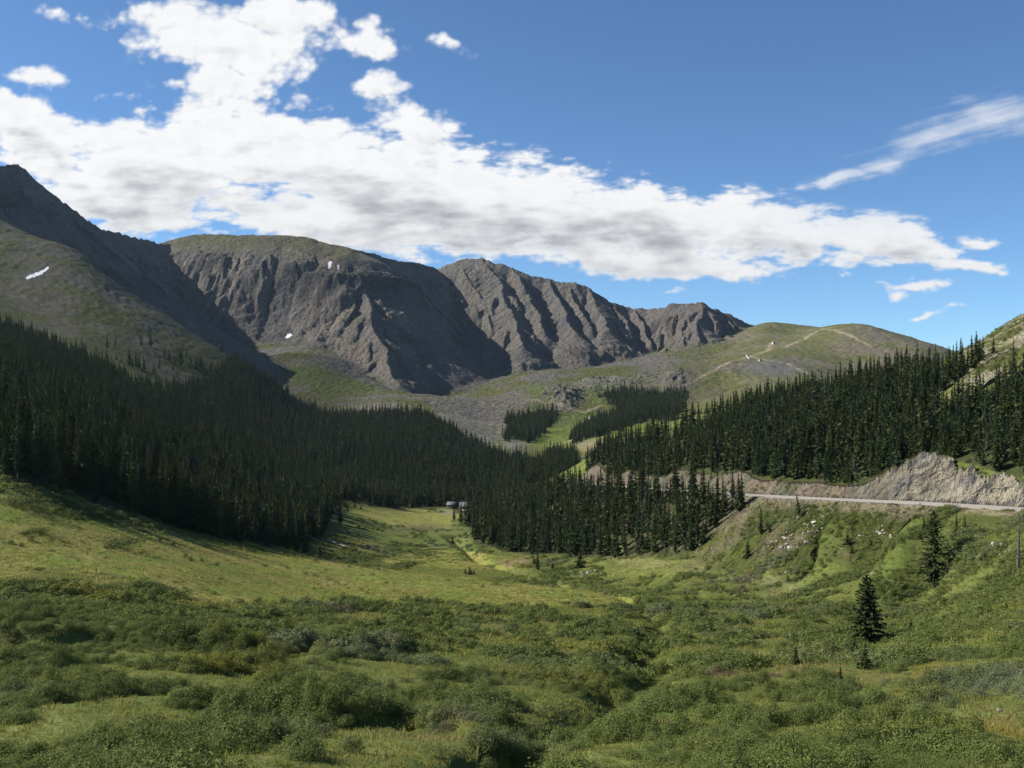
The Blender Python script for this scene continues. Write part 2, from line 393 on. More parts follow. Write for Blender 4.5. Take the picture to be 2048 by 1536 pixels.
_jx = 14 * fbm(X2, Y2, 30, 3) + 10 * fbm(PX2, PY2 * 2, 40, 3); _jy = 6 * fbm(X2 + 70, Y2, 30, 3) + 5 * fbm(PX2 + 99, PY2 * 2, 40, 3)
def poly(pts, Ya, Yb): return inpoly(PX2 + _jx, PY2 + _jy, pts) & (Y2 > Ya) & (Y2 < Yb)
FL_NEAR = [(-900,560),(-500,600),(0,655),(100,695),(200,735),(300,790),(400,820),(520,850),(640,900),(720,960),(655,1048),(640,1075),(585,1094),(545,1094),(450,1078),(330,1046),(230,1022),(150,996),(70,975),(0,953),(-400,915),(-900,880)]
FL_FAR = [(-900,520),(-500,560),(0,655),(100,690),(200,735),(300,785),(360,785),(415,750),(470,712),(540,760),(600,818),(640,812),(700,806),(770,800),(835,818),(875,842),(925,876),(985,905),(1040,918),(1080,930),(1085,955),(1060,975),(1030,1010),(950,1010),(900,1012),(830,1016),(760,1012),(700,1003),(650,1000),(600,990),(0,960),(-900,900)]
F_LOW = [(925,1020),(945,1085),(1000,1100),(1060,1108),(1150,1116),(1300,1112),(1420,1102),(1490,1072),(1484,1005),(1470,992),(1400,990),(1300,985),(1200,980),(1130,975),(1060,960),(1000,985)]
F_UP = [(1168,962),(1190,960),(1250,960),(1300,962),(1360,960),(1400,965),(1460,965),(1500,962),(1560,968),(1620,970),(1660,972),(1700,976),(1745,975),(1790,962),(1840,940),(1880,925),(1930,925),(1980,940),(2048,955),(2300,960),(2500,960),(2500,560),(2300,590),(2048,690),(1900,742),(1800,768),(1700,788),(1600,808),(1500,828),(1400,848),(1300,877),(1215,898),(1185,918),(1170,940)]
CLEAR = [(1845,805),(1905,770),(1960,725),(2010,690),(2100,600),(2110,700),(2040,745),(1990,775),(1950,800),(1890,830)]
F_B = [([(1010,835),(1060,826),(1105,822),(1112,842),(1085,868),(1060,885),(1010,880)],1200,1700),
       ([(1140,885),(1150,855),(1200,832),(1260,812),(1300,800),(1345,795),(1370,815),(1345,845),(1290,842),(1240,862),(1190,878),(1150,888)],1100,1800),
       ([(1195,790),(1250,778),(1300,785),(1370,778),(1375,800),(1300,815),(1215,812)],1500,1900),
       ([(1080,920),(1110,905),(1150,912),(1160,955),(1120,965),(1075,960)],800,1150)]
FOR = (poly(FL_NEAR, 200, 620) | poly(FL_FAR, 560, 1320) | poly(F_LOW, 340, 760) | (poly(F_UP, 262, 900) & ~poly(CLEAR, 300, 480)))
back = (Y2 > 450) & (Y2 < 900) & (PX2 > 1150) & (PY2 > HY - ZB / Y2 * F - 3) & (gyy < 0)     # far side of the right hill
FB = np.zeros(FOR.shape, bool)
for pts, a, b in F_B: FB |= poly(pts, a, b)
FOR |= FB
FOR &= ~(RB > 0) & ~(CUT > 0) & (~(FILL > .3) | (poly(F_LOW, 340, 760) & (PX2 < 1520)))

MEADOW = (poly([(-600,900),(0,985),(150,1020),(330,1062),(480,1098),(620,1120),(800,1142),(1000,1162),(1160,1180),(1300,1200),(1240,1212),(1050,1215),(850,1205),(740,1200),(560,1200),(430,1205),(380,1185),(250,1150),(120,1130),(60,1150),(-100,1155),(-600,1100)], 120, 345)
          | poly([(760,1120),(850,1095),(1000,1108),(1060,1125),(1020,1140),(900,1140)], 360, 560)
          | poly([(700,1002),(830,1018),(920,1030),(900,1060),(840,1075),(740,1072),(690,1050)], 560, 760)
          | poly([(1180,1130),(1260,1118),(1420,1125),(1400,1150),(1240,1155)], 300, 420))
MEADOW = MEADOW.astype(np.float32)
MEADOW[poly([(1150,1100),(1450,1105),(1450,1165),(1200,1170)], 280, 440)] *= .3
def mixc(A, c, w): 
    w = np.clip(w, 0, 1)[..., None]
    return A * (1 - w) + np.array(c) * w
n1 = fbm(X2, Y2, 45, 4); n2 = fbm(X2 + 400, Y2, 14, 4); n3 = fbm(X2, Y2 + 900, 130, 4); n4 = ridged(X2, Y2, 26, 4)
C = np.zeros(Z2.shape + (3,)) + np.array((.094,.108,.030))
C = mixc(C, (.058,.085,.018), sstep(-0.1, 0.3, n2) * .7)
C = mixc(C, (.155,.160,.038), MEADOW * (0.8 + .4 * n1))
C = mixc(C, (.200,.170,.058), MEADOW * sstep(-0.15, 0.45, n2 + .5 * n1) * .7)
C = mixc(C, (.115,.165,.030), MEADOW * sstep(0.05, 0.4, -n2 + .3 * n3) * .7)
ochre = poly([(1770,1395),(1850,1325),(1960,1325),(1990,1345),(1900,1370)], 60, 200) | poly([(1930,1450),(2048,1425),(2100,1470),(2000,1490)], 60, 140)
C = mixc(C, (.150,.115,.018), ochre * (.7 + n2))
dryp = poly([(1060,1110),(1080,1125),(1010,1135),(990,1120)], 350, 520)
C = mixc(C, (.17,.125,.075), dryp * .7)
# far slopes: alpine turf, scree, bare rock
far = sstep(780, 1200, Y2)
turf = (.084,.088,.030); scree = (.120,.110,.099); rock = (.100,.097,.096)
C = mixc(C, turf, far)
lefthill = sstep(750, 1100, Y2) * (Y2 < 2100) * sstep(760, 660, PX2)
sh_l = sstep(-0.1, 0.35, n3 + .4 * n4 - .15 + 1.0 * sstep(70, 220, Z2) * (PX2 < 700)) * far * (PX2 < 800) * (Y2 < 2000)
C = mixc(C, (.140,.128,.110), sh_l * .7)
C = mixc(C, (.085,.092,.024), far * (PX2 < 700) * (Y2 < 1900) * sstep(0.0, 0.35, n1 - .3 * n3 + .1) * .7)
basin = sstep(1400, 1520, Y2) * (Y2 < 2600) * sstep(1500, 1380, PX2 + 3 * _jx) * sstep(440, 520, PX2)
C = mixc(C, scree, basin * sstep(-.22, .25, n3 + .45 * n1 + .2 * n2) * 1.0)
greens = (blob(1090,785,34,26,1500,2100) + blob(1190,790,60,16,1500,2000) + blob(1120,850,75,45,1000,1600) + blob(1240,760,60,10,1700,2200) + blob(690,775,60,14,1500,1900) + blob(1240,865,90,30,950,1400) + 0.9 * blob(600,750,50,18,1500,2000))
C = mixc(C, (.082,.105,.022), np.clip(greens * 1.8, 0, 1) * (.85 + .5 * n2))
hills = sstep(1380, 1460, Y2) * sstep(1340, 1410, PX2 + 2 * _jx) * (MT < .5)
C = mixc(C, (.084,.088,.033), hills * sstep(-.3, .25, n3 + .3 * n2 + .1))
C = mixc(C, (.118,.100,.076), hills * sstep(640, 560, HY - Z2 / Y2 * F) * .0 + hills * sstep(-0.1, 0.45, -n3 + .5 * n1 + .35 * sstep(1600, 1780, PX2)) * .85)
C = mixc(C, (.088,.084,.08), np.clip(blob(1545,738,60,16,1500,2000) * 1.6, 0, 1) * .9)
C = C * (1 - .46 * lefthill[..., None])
talus = sstep(850, 880, PX2 + _jx) * sstep(1075, 1030, PX2 + _jx) * sstep(770, 790, PY2) * sstep(915, 895, PY2) * (Y2 > 950) * (Y2 < 1800)
C = mixc(C, (.125,.113,.100), talus * sstep(.45, .05, n2 + .5 * n1) * .9)
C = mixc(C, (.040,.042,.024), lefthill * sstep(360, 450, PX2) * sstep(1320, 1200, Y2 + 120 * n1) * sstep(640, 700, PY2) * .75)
C = mixc(C, (.21,.18,.13), np.clip(blob(895,1024,14,5,600,900) + .8 * blob(845,1008,30,6,600,900), 0, 1) * .8)
C = mixc(C, (.095,.085,.045), blob(840,1056,60,7,400,800) * .9)
bankz = (sstep(1440, 1520, PX2) * (Y2 > 200) * (Y2 < 380) * sstep(985, 1000, PY2) * sstep(1150, 1110, PY2))
C = C * (1 - .30 * bankz[..., None])
# forest floor
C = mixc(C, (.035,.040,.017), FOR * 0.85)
# mountains
mcol = np.zeros_like(C) + np.array(rock)
strk = np.zeros(Z2.shape); strk[i0:i1] = fbm(bs * 1.0 + wob * .4, bd * .13, 15, 4)
mcol = mixc(mcol, (.155,.140,.123), sstep(-.2, .5, RIB + .4 * n2))
mcol = mixc(mcol, (.215,.186,.152), CLF * sstep(.0, .4, strk) * .9)  # tan streaks paint sunlit rock into the cliff colour
mcol = mixc(mcol, (.050,.047,.048), CLF * sstep(.0, .35, -strk) * .9)
mcol = mixc(mcol, scree, sstep(170, 300, BD + 40 * n1) * sstep(1.1, .7, SLOPE))
domt = (BK == 2) & (BD < 190) & (PX2 < 720)
mcol = mixc(mcol, (.112,.104,.058), domt * sstep(1.0, .6, SLOPE) * sstep(230, 90, BD + 50 * n1) * .9)
mcol = mixc(mcol, (.066,.074,.032), (BK == 2) * sstep(.0, .5, n3 + .3 * n1) * sstep(.9, .5, SLOPE) * .6)
mcol = mixc(mcol, (.150,.128,.100), (BK == 3) * sstep(.05, .6, RIB) * sstep(-.1, .4, n1) * .55)
mcol = mixc(mcol, (.155,.120,.095), ((BK == 2) & (PX2 > 600)) * sstep(.25, .5, n3 + .5 * n1) * .6)
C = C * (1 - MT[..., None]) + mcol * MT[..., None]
ROCK = np.clip(MT * 1.0 + KN * .8 + basin * .55 + RK * .7 + CUT + .6 * FILL, 0, 1)
C = mixc(C, (.185,.172,.150), np.clip(KN, 0, 1) * sstep(.0, .5, n4))
C = mixc(C, (.130,.120,.060), RK * .5); C = mixc(C, (.30,.27,.20), RK * sstep(.15, .5, n4))
# dirt tracks over the far hills
TRK = [[(1380,770,1650),(1440,742,1780),(1500,722,1950),(1535,702,2120),(1580,683,2280),(1620,672,2450),(1645,664,2560),(1680,655,2560)],
       [(1535,702,2120),(1538,690,2250),(1545,675,2400)],[(1640,664,2580),(1700,678,2330),(1745,690,2200)],[(1500,720,1950),(1540,728,1850),(1600,740,1680),(1660,752,1600)],
       [(1085,893,1200),(1140,884,1230),(1200,866,1280),(1250,850,1320),(1300,830,1400)],[(1060,800,1700),(1110,812,1650),(1170,825,1590),(1200,815,1640)],[(1130,915,1000),(1160,918,970),(1220,905,940)]]
i2 = int(np.argmax(YR > 850)); i3 = int(np.argmax(YR > 2800))
for tk in TRK:
    td, _, _, _ = pl_dist(X2[i2:i3] + 6 * n2[i2:i3], Y2[i2:i3], [P(*p) for p in tk])
    C[i2:i3] = mixc(C[i2:i3], (.26,.215,.15), np.exp(-(td / (4.5 if tk[0][2] > 1500 else 3.5)) ** 2) * .75)
dirt = blob(1185,893,35,12,950,1350) + blob(1165,925,30,8,850,1100)
C = mixc(C, (.20,.16,.11), np.clip(dirt, 0, 1) * .8)
# road cut, rock face and road bank
soil = mixc(np.zeros_like(C) + np.array((.235,.190,.140)), (.200,.182,.140), sstep(-.2, .4, n2))
cutw = CUT * (1 - .35 * sstep(1700, 1600, PX2) * sstep(-.1, .3, n2)) * (1 - 0.85 * sstep(0.1, .5, n1 + .3) * sstep(.2,.6,n2))
C = C * (1 - cutw[..., None]) + soil * cutw[..., None]
rkc = mixc(np.zeros_like(C) + np.array((.172,.168,.158)), (.31,.275,.205), sstep(.1, .6, ridged(X2 + Y2, Z2 * .6, 6, 3)))
rkc = mixc(rkc, (.075,.072,.07), sstep(.0, .4, fbm(X2, Y2 + Z2, 3.5, 3)))
rkc = mixc(rkc, (.085,.095,.04), sstep(.05, .4, n2 + .3 * fbm(X2 + 9, Y2 + Z2, 6, 3)) * .55)
C = C * (1 - RC[..., None]) + rkc * RC[..., None]
RD = np.full(Z2.shape, 1e6); RD[r0:r1] = np.where(up, 1e6, rd - HALF)
_np = fbm(X2, Y2, 12, 3)
fillw = np.maximum(sstep(5.5, 1.5, RD + 3 * _np) * .9, sstep(38, 12, RD) * sstep(.15, -.25, _np + .35 * sstep(1560, 1640, PX2)) * .75)
fillw = np.maximum(fillw, .3 * sstep(40, 30, RD) * sstep(1590, 1540, PX2 + 2 * _jx) * sstep(.35, .0, _np))
C = mixc(C, (.175,.150,.10), fillw)
C = mixc(C, (.085,.105,.026), sstep(40, 20, RD) * sstep(4, 8, RD) * sstep(.0, .4, n2) * .9)
C = mixc(C, (.24,.215,.18), RB)
C = np.clip(C * (1 + .22 * fbm(X2, Y2, 5.5, 3)[..., None]), .01, .6)

# ================================================================== terrain material
def terrain_material():
    m, nt, b = new_mat('terrain')
    L = nt.links.new
    at = nd(nt, 'ShaderNodeAttribute', attribute_name='Col'); rk = nd(nt, 'ShaderNodeAttribute', attribute_name='rocky')
    geo = nd(nt, 'ShaderNodeNewGeometry')
    def noise(scale, detail=4, rough=.6):
        n = nd(nt, 'ShaderNodeTexNoise'); setin(n, Scale=scale, Detail=detail, Roughness=rough); L(geo.outputs['Position'], n.inputs['Vector']); return n
    a = noise(.55, 5, .7); c = noise(2.6, 3, .6); d = noise(.09, 6, .65)
    v = nd(nt, 'ShaderNodeTexVoronoi'); setin(v, Scale=.22, Randomness=1.0); L(geo.outputs['Position'], v.inputs['Vector'])
    s1 = math_node(nt, 'MULTIPLY_ADD', a.outputs['Fac'], 1.1); s1.node.inputs[2].default_value = .45
    s2 = math_node(nt, 'MULTIPLY_ADD', c.outputs['Fac'], .8); s2.node.inputs[2].default_value = .6
    s3 = math_node(nt, 'MULTIPLY_ADD', d.outputs['Fac'], .9); s3.node.inputs[2].default_value = .55
    k = math_node(nt, 'MULTIPLY', math_node(nt, 'MULTIPLY', s1, s2), s3)
    mx = nd(nt, 'ShaderNodeMix', data_type='RGBA', blend_type='MULTIPLY'); mx.inputs['Factor'].default_value = 1
    L(at.outputs['Color'], mx.inputs['A']); cmb = nd(nt, 'ShaderNodeCombineColor')
    for i in range(3): L(k, cmb.inputs[i])
    L(cmb.outputs[0], mx.inputs['B']); L(mx.outputs['Result'], b.inputs['Base Color'])
    # relief too small for the sheet: broken rock on the mountains, tussocks on the grass
    h1 = math_node(nt, 'MULTIPLY', math_node(nt, 'ADD', math_node(nt, 'MULTIPLY', d.outputs['Fac'], 34.0), math_node(nt, 'MULTIPLY', v.outputs['Distance'], 1.5)), rk.outputs['Fac'])
    h2 = math_node(nt, 'MULTIPLY', a.outputs['Fac'], 0.55)
    h3 = math_node(nt, 'MULTIPLY', c.outputs['Fac'], 0.12)
    hh = math_node(nt, 'ADD', math_node(nt, 'ADD', h1, h2), h3)
    bp = nd(nt, 'ShaderNodeBump'); setin(bp, Strength=.95, Distance=1.0); L(hh, bp.inputs['Height']); L(bp.outputs['Normal'], b.inputs['Normal'])
    b.inputs['Specular IOR Level'].default_value = .05
    return m
M_TERRAIN = terrain_material()

def build_terrain():
    ny, nu = NY, NU
    idx = np.arange(ny * nu).reshape(ny, nu)
    quads = np.stack([idx[:-1,:-1], idx[:-1,1:], idx[1:,1:], idx[1:,:-1]], -1)
    cls = np.zeros((ny, nu), np.int8)
    HL = (Y2 > 210) & (Y2 < 2000) & ((poly(FL_NEAR, 200, 620) | poly(FL_FAR, 560, 1320)) | ((Y2 > 800) & (PX2 < 640)))
    cls[HL] = 1
    HR = (Y2 > 262) & (Y2 < 1500) & (PX2 > 1110) & ((poly(F_UP, 262, 900) | (Y2 > 560) & (PY2 < 960)) | (CUT > 0))
    cls[HR] = 2
    cls[(Y2 > 1450) & (PX2 > 1380)] = 3
    cls[(MT > .5) & (BK == 1)] = 4; cls[(MT > .5) & (BK == 2)] = 5; cls[(MT > .5) & (BK == 3)] = 6
    fc = cls[:-1,:-1]
    V = np.stack([X2, Y2, Z2], -1).reshape(-1, 3)
    Cf = np.concatenate([C.reshape(-1, 3), np.ones((ny * nu, 1))], 1).astype(np.float32)
    Rf = ROCK.reshape(-1).astype(np.float32)
    names = ['ground', 'forested_hill', 'roadside_hill', 'grassy_hill', 'mountain', 'mountain', 'mountain']
    for k, nm in enumerate(names):
        q = quads[fc == k]
        used = np.unique(q); remap = np.full(ny * nu, -1, np.int32); remap[used] = np.arange(len(used))
        o = mesh_from(nm, V[used], remap[q], M_TERRAIN, smooth=True)
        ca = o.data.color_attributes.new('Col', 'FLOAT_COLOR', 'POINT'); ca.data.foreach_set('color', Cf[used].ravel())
        ra = o.data.attributes.new('rocky', 'FLOAT', 'POINT'); ra.data.foreach_set('value', Rf[used])
        tag(o, kind='structure')
build_terrain()

def build_road():
    pts = [np.array(p) for p in ROAD]; V = []; Fq = []
    offs = [-5.9, -4.8, 0, 4.8, 5.9]
    for i, p in enumerate(pts):
        a = pts[max(i-1,0)]; b = pts[min(i+1,len(pts)-1)]; t = (b - a)[:2]; t = t / np.linalg.norm(t); n = np.array([-t[1], t[0]])
        for k, o in enumerate(offs): V.append((p[0] + n[0]*o, p[1] + n[1]*o, p[2] + (.07 if 0 < k < 4 else -.02)))
    m = len(offs)
    for i in range(len(pts)-1):
        for k in range(m-1): Fq.append((i*m+k, i*m+k+1, (i+1)*m+k+1, (i+1)*m+k))
    mt_, nt, b = new_mat('road_surface')
    n = nd(nt, 'ShaderNodeTexNoise'); setin(n, Scale=1.2, Detail=6.0, Roughness=.7)
    g = nd(nt, 'ShaderNodeNewGeometry'); nt.links.new(g.outputs['Position'], n.inputs['Vector'])
    r = nd(nt, 'ShaderNodeValToRGB'); r.color_ramp.elements[0].color = (.20,.18,.155,1); r.color_ramp.elements[1].color = (.34,.31,.27,1)
    r.color_ramp.elements[0].position = .3; r.color_ramp.elements[1].position = .7
    nt.links.new(n.outputs['Fac'], r.inputs['Fac']); nt.links.new(r.outputs['Color'], b.inputs['Base Color'])
    tag(mesh_from('road', V, np.array(Fq), mt_), kind='structure')
build_road()

# ================================================================== camera, sun and sky
cam = bpy.data.cameras.new('camera'); co = bpy.data.objects.new('camera', cam); COL.objects.link(co)
cam.sensor_width = 36; cam.lens = F / 2048 * 36; cam.shift_y = (HY - 768) / 2048
cam.clip_start = 1; cam.clip_end = 60000
co.location = (0, 0, 0); co.rotation_euler = (math.radians(90), 0, 0)
SC.camera = co
SUN_EL = math.radians(36); SUN_AZ = math.radians(-83)   # azimuth from +Y (straight ahead) towards +X
sd = Vector((math.sin(SUN_AZ) * math.cos(SUN_EL), math.cos(SUN_AZ) * math.cos(SUN_EL), math.sin(SUN_EL)))
sl = bpy.data.lights.new('sun', 'SUN'); so = bpy.data.objects.new('sun', sl); COL.objects.link(so)
sl.energy = 5.0; sl.angle = math.radians(.53); sl.color = (1, .95, .86)
so.rotation_euler = (-sd).to_track_quat('-Z', 'Y').to_euler()
so.location = sd * 500
W = bpy.data.worlds.new('World'); SC.world = W; W.use_nodes = True
def build_sky():
    nt = W.node_tree; L = nt.links.new
    bg = nt.nodes['Background']
    sky = nd(nt, 'ShaderNodeTexSky', sky_type='NISHITA'); sky.sun_disc = False
    sky.sun_elevation = SUN_EL; sky.sun_rotation = SUN_AZ; sky.altitude = 3400; sky.air_density = 1.0; sky.dust_density = .35; sky.ozone_density = 2.2
    tint = nd(nt, 'ShaderNodeMix', data_type='RGBA', blend_type='MULTIPLY'); tint.inputs['Factor'].default_value = 1; L(sky.outputs[0], tint.inputs['A']); tint.inputs['B'].default_value = SKY_TINT
    L(tint.outputs['Result'], bg.inputs['Color']); bg.inputs['Strength'].default_value = SKY_STRENGTH
SKY_STRENGTH = .066
SKY_TINT = (.76, 1.0, 1.13, 1)
CLOUD_LIT = (.475, .478, .482, 1); CLOUD_GREY = (.10, .11, .13, 1)
# centre column, row, half width, half height (photo pixels), tilt in degrees, weight
CLOUDS = [
 (430,70,260,90,8,.9),(330,35,140,60,0,.8),(540,32,180,62,10,.85),(720,75,90,50,10,.7),(480,125,130,45,5,.8),(870,78,85,24,14,.5),(455,165,110,60,40,.7),
 (770,180,60,40,20,.42),(80,160,130,30,6,.5),(230,190,70,16,5,.35),(350,175,60,22,0,.4),
 (30,240,160,70,30,.9),(110,300,120,90,40,.95),(540,300,350,118,8,1.1),(300,330,230,110,12,1.1),(840,250,110,45,8,.7),(250,405,260,60,8,1.0),
 (800,370,420,120,9,1.15),(1050,420,360,105,9,1.15),(1300,440,340,90,7,1.1),(700,450,420,70,6,1.0),(1475,402,85,40,-14,.6),(1560,460,230,70,8,1.0),(1780,490,170,60,2,.95),(1250,515,330,42,4,1.0),(1950,485,70,26,10,.5),(1960,540,130,20,0,.75),
 (1660,347,80,20,-9,.7),(1760,325,70,20,-6,.55),(1850,280,150,40,-18,.55),(1970,245,140,55,-12,.55),(1820,568,90,12,-2,.42),(1840,626,95,9,-4,.5),(1370,578,40,8,0,.3),(940,270,20,16,0,.35),(130,30,40,16,20,.3),
]
build_sky()

def build_clouds():
    """a bank of clouds on a far sheet that curves round the valley, 14 km out"""
    us = np.arange(-0.80, 0.801, 0.00125); vs = np.arange(0.015, 0.56, 0.00125)
    UU, VV = np.meshgrid(us, vs)
    px = CX + UU * F; py = HY - VV * F
    w1 = fbm(px, py * 1.5, 210, 3); w2 = fbm(px + 900, py * 1.5, 210, 3); w3 = fbm(px, py * 1.4 + 700, 60, 3); w4 = fbm(px + 300, py * 1.4, 60, 3)
    qx = px + 60 * w1 + 16 * w3; qy = py + 32 * w2 + 11 * w4
    acc = np.full(px.shape, -2.0)
    for (cx, cy, rx, ry, ang, amp) in CLOUDS:
        a = math.radians(ang); dx = qx - cx; dy = qy - cy
        ex = (dx * math.cos(a) + dy * math.sin(a)) / rx; ey = (-dx * math.sin(a) + dy * math.cos(a)) / ry
        e = (1 - np.sqrt(ex * ex + ey * ey)) * amp
        k = .14; h = np.clip(.5 + .5 * (acc - e) / k, 0, 1); acc = e * (1 - h) + acc * h + k * h * (1 - h)
    acc = np.minimum(acc, .80 + .12 * w1)
    stretch = 1.2 + 1.1 * sstep(150, 560, py)
    sx = px; sy = py * 1.5
    billow = lambda s, o: 2.6 * np.abs(fbm(qx + o, qy * stretch + o, s, 1)) - .62
    def lobes(s, o):
        X_ = (px + 10 * w3 + o) / s; Y_ = (py * stretch + 9 * w4 + 1.7 * o) / s
        i_ = np.floor(X_).astype(int); j_ = np.floor(Y_).astype(int); best_ = np.full(X_.shape, 9.0)
        for di in (-1, 0, 1):
            for dj in (-1, 0, 1):
                h_ = _perm[(_perm[(i_ + di) & 511] + (j_ + dj)) & 511]
                best_ = np.minimum(best_, (i_ + di + .1 + .8 * (h_ & 31) / 31 - X_) ** 2 + (j_ + dj + .1 + .8 * ((h_ >> 4) & 31) / 31 - Y_) ** 2)
        return .5 - np.minimum(np.sqrt(best_), 1.1)
    n = .42 * fbm(sx, py * stretch, 130, 4, .5) + .36 * lobes(78, 0) + .24 * lobes(36, 500) + .15 * lobes(17, 900) + .06 * lobes(8, 200) + .02 * fbm(px, py * 1.4, 7, 2)
    wisp = sstep(1480, 1700, px) * sstep(500, 300, py)
    n = n * (1 - .6 * wisp) + wisp * (.5 * fbm((px + py * 1.6) * .45, (py - px * -.25) * 3.2, 70, 6, .6))
    n = n * (1 - .45 * sstep(.3, .75, acc))
    D = acc + n - .125 - .07 * sstep(760, 640, px) * sstep(270, 190, py)
    alpha = sstep(-.02, .34, D) * (1 - wisp) + wisp * .62 * sstep(-.22, .62, D)
    thickness = np.clip(D - .05, 0, 1.2)
    # sun and shade painted into the cloud colour: how much cloud lies between a point and the sun, up and to the left
    dens = np.clip(D, 0, 1)
    tau = np.zeros(D.shape)
    for k in range(1, 10):
        oy = int(round(k * 3.6)); ox = int(round(k * 2.2))
        sh = np.roll(np.roll(dens, -oy, 0), ox, 1); tau += sh * (1.0 if k < 5 else .7)
    tau = tau / 9
    big = fbm(px * .55 + 40, py * 1.9, 130, 4)
    mid = fbm(px * .6 + 40, py * 2.2, 42, 4)
    grey = sstep(.30, .85, tau + .38 * big + .20 * mid - .10 * thickness + .16 * sstep(300, 470, py) - .055) * sstep(.15, .5, D)
    lit = 1 - grey * .74
    lit *= 1 - .10 * sstep(300, 560, py)
    near_ = np.roll(np.roll(dens, -5, 0), 4, 1); lit *= 1 - .13 * sstep(.0, .28, near_ - dens) - .05 * sstep(.1, -.3, fbm(px, py * 1.6, 60, 4)) * sstep(.2, .5, D)
    r = 12000.0
    az = UU; hor = np.sqrt(1 + UU * UU)
    X = UU / hor * r; Y = 1 / hor * r; Z = VV / hor * r
    ny, nx = px.shape
    idx = np.arange(ny * nx).reshape(ny, nx)
    q = np.stack([idx[:-1,:-1], idx[:-1,1:], idx[1:,1:], idx[1:,:-1]], -1).reshape(-1, 4)
    vis = (np.maximum.reduce([alpha[:-1,:-1], alpha[:-1,1:], alpha[1:,1:], alpha[1:,:-1]]) > .004).ravel()
    q = q[vis]; used = np.unique(q); rm = np.full(ny * nx, -1, np.int32); rm[used] = np.arange(len(used))
    m, nt, b = new_mat('cloud'); nt.nodes.remove(b); L = nt.links.new
    out = nt.nodes['Material Output']
    at = nd(nt, 'ShaderNodeAttribute', attribute_name='cloud')
    sp = nd(nt, 'ShaderNodeSeparateColor'); L(at.outputs['Color'], sp.inputs[0])
    cr = nd(nt, 'ShaderNodeMix', data_type='RGBA'); L(sp.outputs[1], cr.inputs['Factor']); cr.inputs['A'].default_value = CLOUD_GREY; cr.inputs['B'].default_value = CLOUD_LIT
    em = nd(nt, 'ShaderNodeEmission'); L(cr.outputs['Result'], em.inputs['Color']); em.inputs['Strength'].default_value = 1
    tr = nd(nt, 'ShaderNodeBsdfTransparent'); mx = nd(nt, 'ShaderNodeMixShader')
    L(sp.outputs[0], mx.inputs[0]); L(tr.outputs[0], mx.inputs[1]); L(em.outputs[0], mx.inputs[2]); L(mx.outputs[0], out.inputs['Surface'])
    m.cycles.emission_sampling = 'NONE'
    V = np.stack([X, Y, Z], -1).reshape(-1, 3)[used]
    o = mesh_from('clouds', V, rm[q], m, smooth=True)
    A = np.stack([alpha, lit, lit, np.ones_like(lit)], -1).reshape(-1, 4)[used].astype(np.float32)
    ca = o.data.color_attributes.new('cloud', 'FLOAT_COLOR', 'POINT'); ca.data.foreach_set('color', A.ravel())
    tag(o, 'white broken cumulus bank drifting over the mountains', kind='stuff')
build_clouds()
VS = SC.view_settings; VS.view_transform = 'Standard'; VS.look = 'None'; VS.exposure = 1.0; VS.gamma = 1

# ================================================================== plant materials
def foliage_mat(name, c1, c2, patch=None, patch_scale=.03, trans=.25, rough=.75, fine=2.2):
    m, nt, b = new_mat(name); L = nt.links.new
    oi = nd(nt, 'ShaderNodeObjectInfo'); geo = nd(nt, 'ShaderNodeNewGeometry')
    nz = nd(nt, 'ShaderNodeTexNoise'); setin(nz, Scale=fine, Detail=2.0); L(geo.outputs['Position'], nz.inputs['Vector'])
    f = math_node(nt, 'ADD', math_node(nt, 'MULTIPLY', oi.outputs['Random'], .55), math_node(nt, 'MULTIPLY', nz.outputs['Fac'], .7)); f = math_node(nt, 'SUBTRACT', f, .12, True)
    mx = nd(nt, 'ShaderNodeMix', data_type='RGBA'); L(f, mx.inputs['Factor']); mx.inputs['A'].default_value = (*c1, 1); mx.inputs['B'].default_value = (*c2, 1)
    colr = mx.outputs['Result']
    if patch:
        for k, (pc, lo, hi, off) in enumerate(patch):
            pn = nd(nt, 'ShaderNodeTexNoise'); setin(pn, Scale=patch_scale * (1 + .3 * k), Detail=3.0, Roughness=.55)
            ad = nd(nt, 'ShaderNodeVectorMath', operation='ADD'); L(geo.outputs['Position'], ad.inputs[0]); ad.inputs[1].default_value = (off, off * .7, 0); L(ad.outputs[0], pn.inputs['Vector'])
            mr = nd(nt, 'ShaderNodeMapRange', interpolation_type='SMOOTHSTEP'); L(pn.outputs['Fac'], mr.inputs['Value']); setin(mr, **{'From Min': lo, 'From Max': hi})
            m2 = nd(nt, 'ShaderNodeMix', data_type='RGBA'); L(math_node(nt, 'MULTIPLY', mr.outputs[0], math_node(nt, 'ADD', .35, oi.outputs['Random'], True)), m2.inputs['Factor']); L(colr, m2.inputs['A']); m2.inputs['B'].default_value = (*pc, 1); colr = m2.outputs['Result']
    L(colr, b.inputs['Base Color']); b.inputs['Roughness'].default_value = rough; b.inputs['Specular IOR Level'].default_value = .06
    if trans > 0:
        tb = nd(nt, 'ShaderNodeBsdfTranslucent'); L(colr, tb.inputs['Color']); ms = nd(nt, 'ShaderNodeMixShader'); ms.inputs[0].default_value = trans
        L(b.outputs[0], ms.inputs[1]); L(tb.outputs[0], ms.inputs[2]); L(ms.outputs[0], nt.nodes['Material Output'].inputs['Surface'])
    return m
M_NEEDLE = foliage_mat('spruce_needles', (.028,.042,.014), (.062,.076,.025), patch=[((.075,.068,.028), .58, .74, 50)], patch_scale=.02, trans=.18)
M_NEEDLE_B = foliage_mat('bluish_needles', (.022,.038,.017), (.046,.068,.030), trans=.12)
M_BARK, _nt, _b = new_mat('bark'); _b.inputs['Base Color'].default_value = (.085,.066,.05,1)
